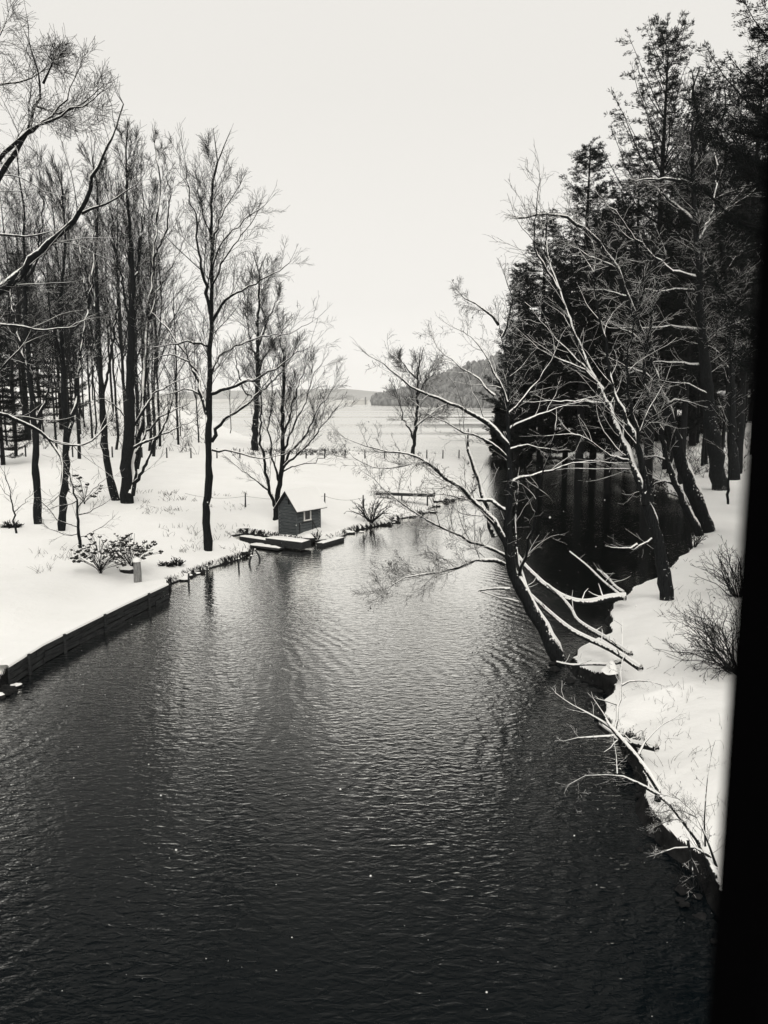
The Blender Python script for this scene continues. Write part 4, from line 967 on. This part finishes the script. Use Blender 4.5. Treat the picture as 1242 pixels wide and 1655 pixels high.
# ------------------------------------------------------------------ timber retaining wall
root = empty('timber_wall', (wa[0], wa[1], 0)); tag(root, 'weathered plank retaining wall curving along the water at the left', 'retaining wall')
rw = random.Random(12); WP = LEFT[2:7]; plank, posts_pos = MB(), []
for i in range(len(WP)-1):
    a, b_ = WP[i], WP[i+1]; d = np.array([b_[0]-a[0], b_[1]-a[1], 0]); L = np.linalg.norm(d); d /= L; nrm = np.array([d[1], -d[0], 0])
    for j in range(3):
        u = rw.uniform(0, 1.2)-1.2
        while u < L:
            v = min(L, u+rw.uniform(1.8, 3.2)); u0 = max(0, u); u = v
            if v-u0 < .05: continue
            z = .1+.205*j+rw.uniform(-.012, .012); o = rw.uniform(0, .035)
            plank.box(np.array([a[0], a[1], z])+d*(u0+v)/2+nrm*(.02+o)-np.array([wa[0], wa[1], 0]), (v-u0-.03, .06, .17), unit(d+np.array([0, 0, rw.uniform(-.008, .008)])), -nrm, (0, 0, 1))
    k = max(1, int(L/2.2))
    for j in range(k): posts_pos.append((np.array([a[0], a[1], 0])+d*L*(j+.5)/k, d, nrm))
plank.build('planks', M['wood_wall'], root)
for p, d, nrm in posts_pos:
    m1 = MB(); m1.box(p+nrm*.13+np.array([0, 0, .30])-np.array([wa[0], wa[1], 0]), (.09, .08, .80), d, -nrm); m1.build('post', M['wood_wall'], root, bevel=.01)
# snow along the wall top
V = []; Q = []
for i, p in enumerate(WP):
    d = WP[min(i+1, len(WP)-1)]-WP[max(i-1, 0)]; d = d/np.linalg.norm(d); nr = np.array([d[1], -d[0]])
    for o, z in ((-.7, .6), (-.3, .69), (0, .71), (.05, .68), (.06, .62)): V.append((p[0]+nr[0]*o-wa[0], p[1]+nr[1]*o-wa[1], z))
for i in range(len(WP)-1):
    for j in range(4): Q.append((i*5+j, i*5+j+1, (i+1)*5+j+1, (i+1)*5+j))
link_mesh('snow_cover', raw_mesh('snow_cover', np.array(V), [np.array(Q)], True), M['snow'], root)

# ------------------------------------------------------------------ shed
sc_ = hit(480, 868); sz = sc_[2]-.05
gd = unit(np.array([-.80, .60, 0])); ld = np.array([.60, .80, 0]); W_, L_, HE, HR = 1.5, 2.2, 1.85, 2.75
root = empty('wooden_shed', (sc_[0], sc_[1], sz)); tag(root, 'small weathered clapboard shed with a snowy gable roof at the water edge', 'shed')
gn, wnr = -ld, -gd
UPZ = np.array([0, 0, 1.0])
body = MB()
# core walls (closed prism), clapboards proud of it
def sp3d(a, l, z): return gd*a+ld*l+UPZ*z
body.prism([sp3d(0.03, .03, 0), sp3d(W_-.03, .03, 0), sp3d(W_-.03, .03, HE-.02), sp3d(W_/2, .03, HR-.06), sp3d(.03, .03, HE-.02)], ld*(L_-.06))
body.build('wall', M['wood_dark'], root)
g1 = MB(); BH = .205
def span(z):
    if z <= HE: return 0, W_
    t = (z-HE)/(HR-HE); return W_/2*t, W_-W_/2*t
for j in range(14):
    z0, z1 = j*BH, min((j+1)*BH-.032, HR-.05)
    a0, b0 = span(z0); a1, b1 = span(z1)
    if b0-a0 < .12 or z1 <= z0: break
    g1.prism([sp3d(a0, .03, z0), sp3d(b0, .03, z0), sp3d(b1, .03, z1), sp3d(a1, .03, z1)], -ld*(.02+.006*(j % 2)))
g1.build('gable_siding', M['siding'], root)
s1 = MB()
wl0, wl1, wz0, wz1 = .72, 1.32, .95, 1.62
for j in range(9):
    z0, z1 = j*BH, (j+1)*BH-.032
    for (l0, l1) in ((0, wl0-.05), (wl1+.05, L_)) if (z1 > wz0-.03 and z0 < wz1+.03) else ((0, L_),):
        s1.prism([sp3d(.03, l0, z0), sp3d(.03, l1, z0), sp3d(.03, l1, z1), sp3d(.03, l0, z1)], -gd*(.02+.006*(j % 2)))
s1.build('side_siding', M['siding'], root)
win = MB()
for (l0, l1, z0, z1) in ((wl0-.04, wl0+.05, wz0, wz1), (wl1-.05, wl1+.04, wz0, wz1), (wl0-.06, wl1+.06, wz1, wz1+.08), (wl0-.06, wl1+.06, wz0-.08, wz0)):
    win.prism([sp3d(.03, l0, z0), sp3d(.03, l1, z0), sp3d(.03, l1, z1), sp3d(.03, l0, z1)], -gd*.06)
wo = win.build('window', M['white_paint'], root)
pn = MB(); pn.prism([sp3d(.03, wl0+.05, wz0), sp3d(.03, wl1-.05, wz0), sp3d(.03, wl1-.05, wz1), sp3d(.03, wl0+.05, wz1)], -gd*.02); pn.build('pane', M['glass'], wo)
# lower hatch: frame and diagonal brace
ht = MB()
def bar(p0, p1, w=.07):
    p0, p1 = np.array(p0), np.array(p1); d = unit(p1-p0); sdv = np.cross(d, gd)
    ht.box((p0+p1)/2, (np.linalg.norm(p1-p0), .03, w), d, -gd, sdv)
for q0, q1 in (((.28, .08), (.28, .78)), ((.28, .78), (1.5, .80)), ((1.5, .80), (1.5, .1)), ((1.5, .80), (1.95, .1)), ((.34, .08), (1.46, .14))):
    bar(sp3d(-.012, q0[0], q0[1]), sp3d(-.012, q1[0], q1[1]))
ht.build('hatch', M['wood_dark'], root)
tr_ = MB()
for a, l in ((-.02, -.02), (W_+.02, -.02), (-.02, L_+.02)): tr_.box(sp3d(a, l, HE/2), (.07, .07, HE), gd, ld)
tr_.build('corner_trim', M['siding'], root)
lc = MB(); lc.box(sp3d(W_*.42, -.03, HR-.62), (.05, .08, .28), gd, ld); lc.box(sp3d(W_*.5, -.03, HR-.46), (.25, .05, .05), gd, ld); lc.build('bracket', M['wood_dark'], root)
rf = MB(); ov = .28; slope = (HR-HE)/(W_/2)
for s, mid in ((1, 0), (-1, 1)):
    e = W_/2+ov
    A0 = W_/2; A1 = W_/2-e if s == 1 else W_/2+e
    zr = HR+.03; ze = HR+.03-slope*e
    rf.prism([sp3d(A0, -ov, zr), sp3d(A1, -ov, ze), sp3d(A1, -ov, ze+.06), sp3d(A0, -ov, zr+.06)], ld*(L_+2*ov+.15))
ro = rf.build('roof', M['wood_dark'], root)
sn = MB()
for s in (1, -1):
    e = W_/2+ov+.02; A1 = W_/2-e*s
    zr = HR+.095; ze = HR+.095-slope*e
    sn.prism([sp3d(W_/2, -ov+.03, zr), sp3d(A1, -ov+.03, ze), sp3d(A1, -ov+.03, ze+.05), sp3d(W_/2, -ov+.03, zr+.09)], ld*(L_+2*ov+.1))
sn.build('roof_snow', M['snow'], ro)

# ------------------------------------------------------------------ timbers and logs by the shed
def beam(name, label, p0, p1, w, h, z, cat='timber', snow=.1, group=None, mat='wood_dark', taper=False):
    a = atZ(*p0, z); b_ = atZ(*p1, z); c = (a+b_)/2; d = b_-a; L = np.linalg.norm(d); d /= L; n_ = np.cross([0, 0, 1], d)
    root = empty(name, (c[0], c[1], z-h)); tag(root, label, cat, group)
    m1 = MB(); m1.box((0, 0, h/2), (L, w, h), d, n_); m1.build('beam', M[mat], root, bevel=.015)
    m2 = MB(); S_ = snow
    e0, e1 = -L/2*.99, L/2*.98
    nn = 12; V = []
    for i in range(nn):
        t = i/(nn-1); x = e0+(e1-e0)*t; ww = w*(.48 if not taper else .5*(1-.75*t)); hh_ = S_*(.75+.25*math.sin(i*2.1+L))*(0.4 if i in (0, nn-1) else 1)
        for o, zz in ((-ww, 0), (-ww*.85, hh_*.8), (0, hh_), (ww*.85, hh_*.8), (ww, 0)): V.append(d*x+n_*o+UPZ*(h+zz+.003))
    Q = [(i*5+j, i*5+j+1, (i+1)*5+j+1, (i+1)*5+j) for i in range(nn-1) for j in range(4)]+[(4, 3, 2, 1, 0)[:4], ((nn-1)*5, (nn-1)*5+1, (nn-1)*5+2, (nn-1)*5+3)]
    link_mesh('snow_cover', raw_mesh('snow_cover', np.array(V), [np.array(Q)], True), M['snow'], root)
beam('timber_bulkhead', 'thick dark timber with snow on top directly in front of the shed', (437, 868), (496, 875), .9, .42, .52)
beam('timber_bulkhead', 'low dark timber left of the one in front of the shed', (392, 866), (440, 873), .5, .32, .36)
beam('floating_plank', 'snow-covered pointed plank floating left of the shed timbers', (408, 879), (454, 886), .75, .1, .14, 'plank', taper=True)
beam('floating_log', 'short snowy log floating just right of the shed', (517, 878), (552, 868), .45, .22, .22, 'log')
h_ = hit(500, 872); rock('snowy_stone', 'snow-covered stone at the end of the timber by the shed', 'stone', h_+[0, 0, -.1], (1.0, .8, .6), 21)
h_ = hit(395, 897); rock('snowy_stone', 'snow-topped dark stone at the water edge left of the floating plank', 'stone', h_+[0, 0, .0], (.6, .5, .4), 22)
# mooring stakes in the water
def stake(name, label, px, py, h, w, z=0.0, lean=(0, 0), cat='stake', group=None, mat='wood_dark', cap=True):
    b_ = atZ(px, py, z) if z is not None else hit(px, py)
    root = empty(name, tuple(b_)); tag(root, label, cat, group)
    p = np.array([[0, 0, -.4], [lean[0]*.4, lean[1]*.4, h*.4], [lean[0], lean[1], h]])
    V, Q = tubes([(p, np.array([w, w, w*.9]))], lambda r: 8, .12); n = len(V)
    me = raw_mesh('pole', V, Q+[np.arange(n-8, n).reshape(1, 8)]); link_mesh('pole', me, M[mat], root)
    if cap:
        V, Q = tubes([(np.array([[lean[0], lean[1], h], [lean[0], lean[1], h+w*.6], [lean[0], lean[1], h+w*1.1]]), np.array([w*1.05, w, w*.15]))], lambda r: 8)
        link_mesh('snow_cap', raw_mesh('snow_cap', V, Q, True), M['snow'], root)
stake('mooring_stake', 'crooked stick poking from the water right of the snow-topped stone', 423, 905, .6, .05, 0, (-.35, 0), group='sticks in the water near the left bank')
stake('mooring_stake', 'short bent stick in the water below the ragged bank corner', 402, 912, .45, .06, 0, (.15, .1), group='sticks in the water near the left bank')
stake('mooring_stake', 'upright stick in the water close to the ragged bank corner', 386, 918, .5, .05, 0, (.02, .0), group='sticks in the water near the left bank')
stake('mooring_stake', 'stick standing in the water beside the far end of the timber wall', 305, 944, .55, .05, 0, (.03, .0), group='sticks in the water near the left bank')
stake('mooring_stake', 'short stick in the water midway between the timber wall and the lone waterside tree', 335, 930, .5, .05, 0, (.02, .0), group='sticks in the water near the left bank')
stake('weathered_post', 'thick pale weathered post standing in snow beside the timber wall', 223, 941, .95, .19, None, cat='post', mat='wood_post')
for k, (px, py, lb_) in enumerate(((397, 820, 'left of the shed'), (525, 819, 'just right of the shed roof'), (587, 822, 'midway between the shed and the plank walkway'))):
    stake('fence_post', 'thin dark fence post in the snow '+lb_, px, py, 1.0, .055, None, (.02, 0), 'fence post', 'fence posts near the shed', cap=False)
for px in (42, 118, 182, 230, 270, 309, 351, 388, 457, 495, 525, 558, 590, 622, 645, 690, 716, 742):
    stake('fence_stake', 'small dark stake in the long fence line across the snow near the lake', px, 741 if px > 380 else 741-(380-px)*.008, 1.25, .09, None, (.02, 0), 'fence stake', 'stakes of the far fence line', cap=False)
# wire of the near fence
def wire(name, label, pts, r):
    W = []
    for a, b_ in zip(pts[:-1], pts[1:]):
        for t in np.linspace(0, 1, 8)[:-1]: W.append(a*(1-t)+b_*t-UPZ*.25*4*t*(1-t))
    W.append(pts[-1]); V, Q = tubes([(np.array(W), np.full(len(W), r))], lambda r: 4)
    tag(link_mesh(name, raw_mesh(name, V, Q), M['weed']), label, 'fence wire')
f3 = [hit(*p)+[0, 0, .8] for p in ((300, 815), (397, 820), (525, 819), (587, 822))]
wire('fence_wire', 'thin sagging wire strung between the fence posts near the shed', f3, .010)

# plank walkway at the end of the left bank
root = empty('plank_walkway', tuple(hit(655, 812))); tag(root, 'narrow dark plank walkway on legs topped with snow at the end of the left bank', 'walkway')
o_ = np.array(root.location)
a, b_ = atZ(611, 797, 1.25)-o_, atZ(702, 800, 1.25)-o_; Lw = np.linalg.norm(b_-a); d = (b_-a)/Lw; n_ = np.cross([0, 0, 1], d); c = (a+b_)/2
m1 = MB()
for j in range(2): m1.box(c+n_*(j-.5)*.5, (Lw, .46, .22), d, n_)
m1.build('planks', M['wood_dark'], root)
m1 = MB(); m1.box(c+UPZ*.15, (Lw*.97, .85, .07), d, n_); m1.build('snow_cover', M['snow'], root, bevel=.03)
for t in (-.3, -.05, .4):
    for s in (-.35,):
        q = c+d*Lw*t+n_*s; m1 = MB(); m1.box(q-UPZ*.65, (.1, .1, 1.2), d, n_); m1.build('leg', M['wood_dark'], root)

# ------------------------------------------------------------------ far shore
def hill(name, cols, depth, z_bumps, seed, mat, nx=160):
    """cols: (px, py_top, distance of its shore)"""
    pxs = np.linspace(cols[0][0], cols[-1][0], nx); tp = np.interp(pxs, [c[0] for c in cols], [c[1] for c in cols]); Ds = np.interp(pxs, [c[0] for c in cols], [c[2] for c in cols])
    V = []; ny = 14
    for px, t_, D in zip(pxs, tp, Ds):
        top = max(.5, atY(px, t_, D+depth*.5)[2])
        for j in range(ny):
            s = j/(ny-1); y = D+depth*s; x = atY(px, 650, D)[0]*(y/D)
            V.append((x, y, -1+(top+1)*math.sin(min(1, s*1.6)*math.pi/2)))
    V = np.array(V); q = np.array([(i*ny+j, (i+1)*ny+j, (i+1)*ny+j+1, i*ny+j+1) for i in range(nx-1) for j in range(ny-1)])
    o = link_mesh(name, raw_mesh(name, V, [q], True), mat); tag(o, kind='structure'); return V.reshape(nx, ny, 3)
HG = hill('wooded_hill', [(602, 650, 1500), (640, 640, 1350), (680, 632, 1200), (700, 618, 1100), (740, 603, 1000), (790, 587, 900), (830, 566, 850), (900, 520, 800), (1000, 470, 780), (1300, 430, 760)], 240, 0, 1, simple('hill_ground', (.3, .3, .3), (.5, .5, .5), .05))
rg = np.random.RandomState(8); V, T = [], []
nx, ny, _ = HG.shape
cnt = 5200; fi = rg.uniform(0, nx-2, cnt); fj = 8.5*rg.uniform(0, 1, cnt)
ico = []
for i in range(4):
    th = [0.15, .9, 1.7, 2.6][i]
    for j in range(6): ico.append((math.sin(th)*math.cos(j*1.047+i*.5), math.sin(th)*math.sin(j*1.047+i*.5), math.cos(th)))
ico = np.array(ico); iq = [(i*6+j, (i+1)*6+j, (i+1)*6+(j+1) % 6, i*6+(j+1) % 6) for i in range(3) for j in range(6)]
iq = np.array(iq); VV, QQ = [], []
for k in range(cnt):
    i, j = int(fi[k]), int(fj[k]); u, w = fi[k]-i, fj[k]-j
    p = HG[i, j]*(1-u)*(1-w)+HG[i+1, j]*u*(1-w)+HG[i, j+1]*(1-u)*w+HG[i+1, j+1]*u*w
    s = rg.uniform(1.6, 3.4)*p[1]/1000; v = ico*np.array([s, s, s*rg.uniform(1.3, 2.6)])*rg.uniform(.75, 1.25, (24, 1))+p+np.array([0, 0, s*.9])
    VV.append(v); QQ.append(iq+24*k)
me = raw_mesh('far_wood', np.concatenate(VV), [np.concatenate(QQ)])
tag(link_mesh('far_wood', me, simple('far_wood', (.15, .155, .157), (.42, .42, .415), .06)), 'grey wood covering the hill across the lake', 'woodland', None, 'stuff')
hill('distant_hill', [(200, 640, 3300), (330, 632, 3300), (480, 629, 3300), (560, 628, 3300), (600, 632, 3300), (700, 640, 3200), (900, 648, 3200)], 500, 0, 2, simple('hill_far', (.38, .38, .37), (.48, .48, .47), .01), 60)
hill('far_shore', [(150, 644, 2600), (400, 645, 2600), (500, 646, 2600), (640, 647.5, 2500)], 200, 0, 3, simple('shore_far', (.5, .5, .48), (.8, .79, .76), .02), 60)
bY = 1900; bp_ = atY(586, 651, bY); root = empty('lakeside_building', (bp_[0], bY, 0)); tag(root, 'tiny white gabled building on the far shore of the lake', 'building')
m1 = MB(); m1.box((0, 0, 5), (26, 14, 10)); m1.box((-22, 2, 3.5), (18, 10, 7)); m1.build('wall', M['white_paint'], root)
m1 = MB(); m1.prism([(-14, -8, 10), (14, -8, 10), (0, -8, 15)], (0, 16, 0)); m1.build('roof', M['white_paint'], root)
m1 = MB(); m1.box((8, 0, 9), (3, 18, 18)); m1.build('tower', simple('tower_wall', (.2, .2, .2), (.3, .3, .3), 1), root)

# ------------------------------------------------------------------ falling snow
rg = np.random.RandomState(3); n = 700
c = np.stack([rg.uniform(-9, 9, n), rg.uniform(4, 22, n), rg.uniform(.3, 9, n)], 1)
s = (.002+.007*rg.uniform(0, 1, n)**2)*(1+c[:, 1]/30)
o8 = np.array([(1, 0, 0), (-1, 0, 0), (0, 1, 0), (0, -1, 0), (0, 0, 1), (0, 0, -1)], float)
f8 = np.array([(0, 2, 4), (2, 1, 4), (1, 3, 4), (3, 0, 4), (2, 0, 5), (1, 2, 5), (3, 1, 5), (0, 3, 5)])
V = (c[:, None, :]+o8*s[:, None, None]).reshape(-1, 3); T = (f8[None]+6*np.arange(n)[:, None, None]).reshape(-1, 3)
tag(link_mesh('falling_snow', raw_mesh('falling_snow', V, [T]), M['snow']), 'white snowflakes drifting down over the creek', 'snowflakes', None, 'stuff')

# ------------------------------------------------------------------ the dark window post close to the lens
D = .34; xe = atY(1189, 850, D+.06)[0]
mb = MB(); mb.box((xe+.06, D+.03, CH-.03), (.12, .06, .9))
tag(mb.build('window_post', M['frame_black'], bevel=.006), 'black out-of-focus window post standing close along the right edge', 'window post')

# ------------------------------------------------------------------ haze
HAZE = 0.00008
if HAZE > 0:
    m = bpy.data.materials.new('haze'); m.use_nodes = True; nt = m.node_tree; nt.nodes.clear()
    out = N(nt, "ShaderNodeOutputMaterial"); pv = N(nt, "ShaderNodeVolumePrincipled")
    pv.inputs['Color'].default_value = (.97, .965, .94, 1); pv.inputs['Density'].default_value = HAZE; pv.inputs['Anisotropy'].default_value = 0.0
    nt.links.new(pv.outputs[0], out.inputs['Volume'])
    mb = MB(); mb.box((0, 1900, 74), (5200, 4400, 152)); tag(mb.build('haze', m), kind='stuff')
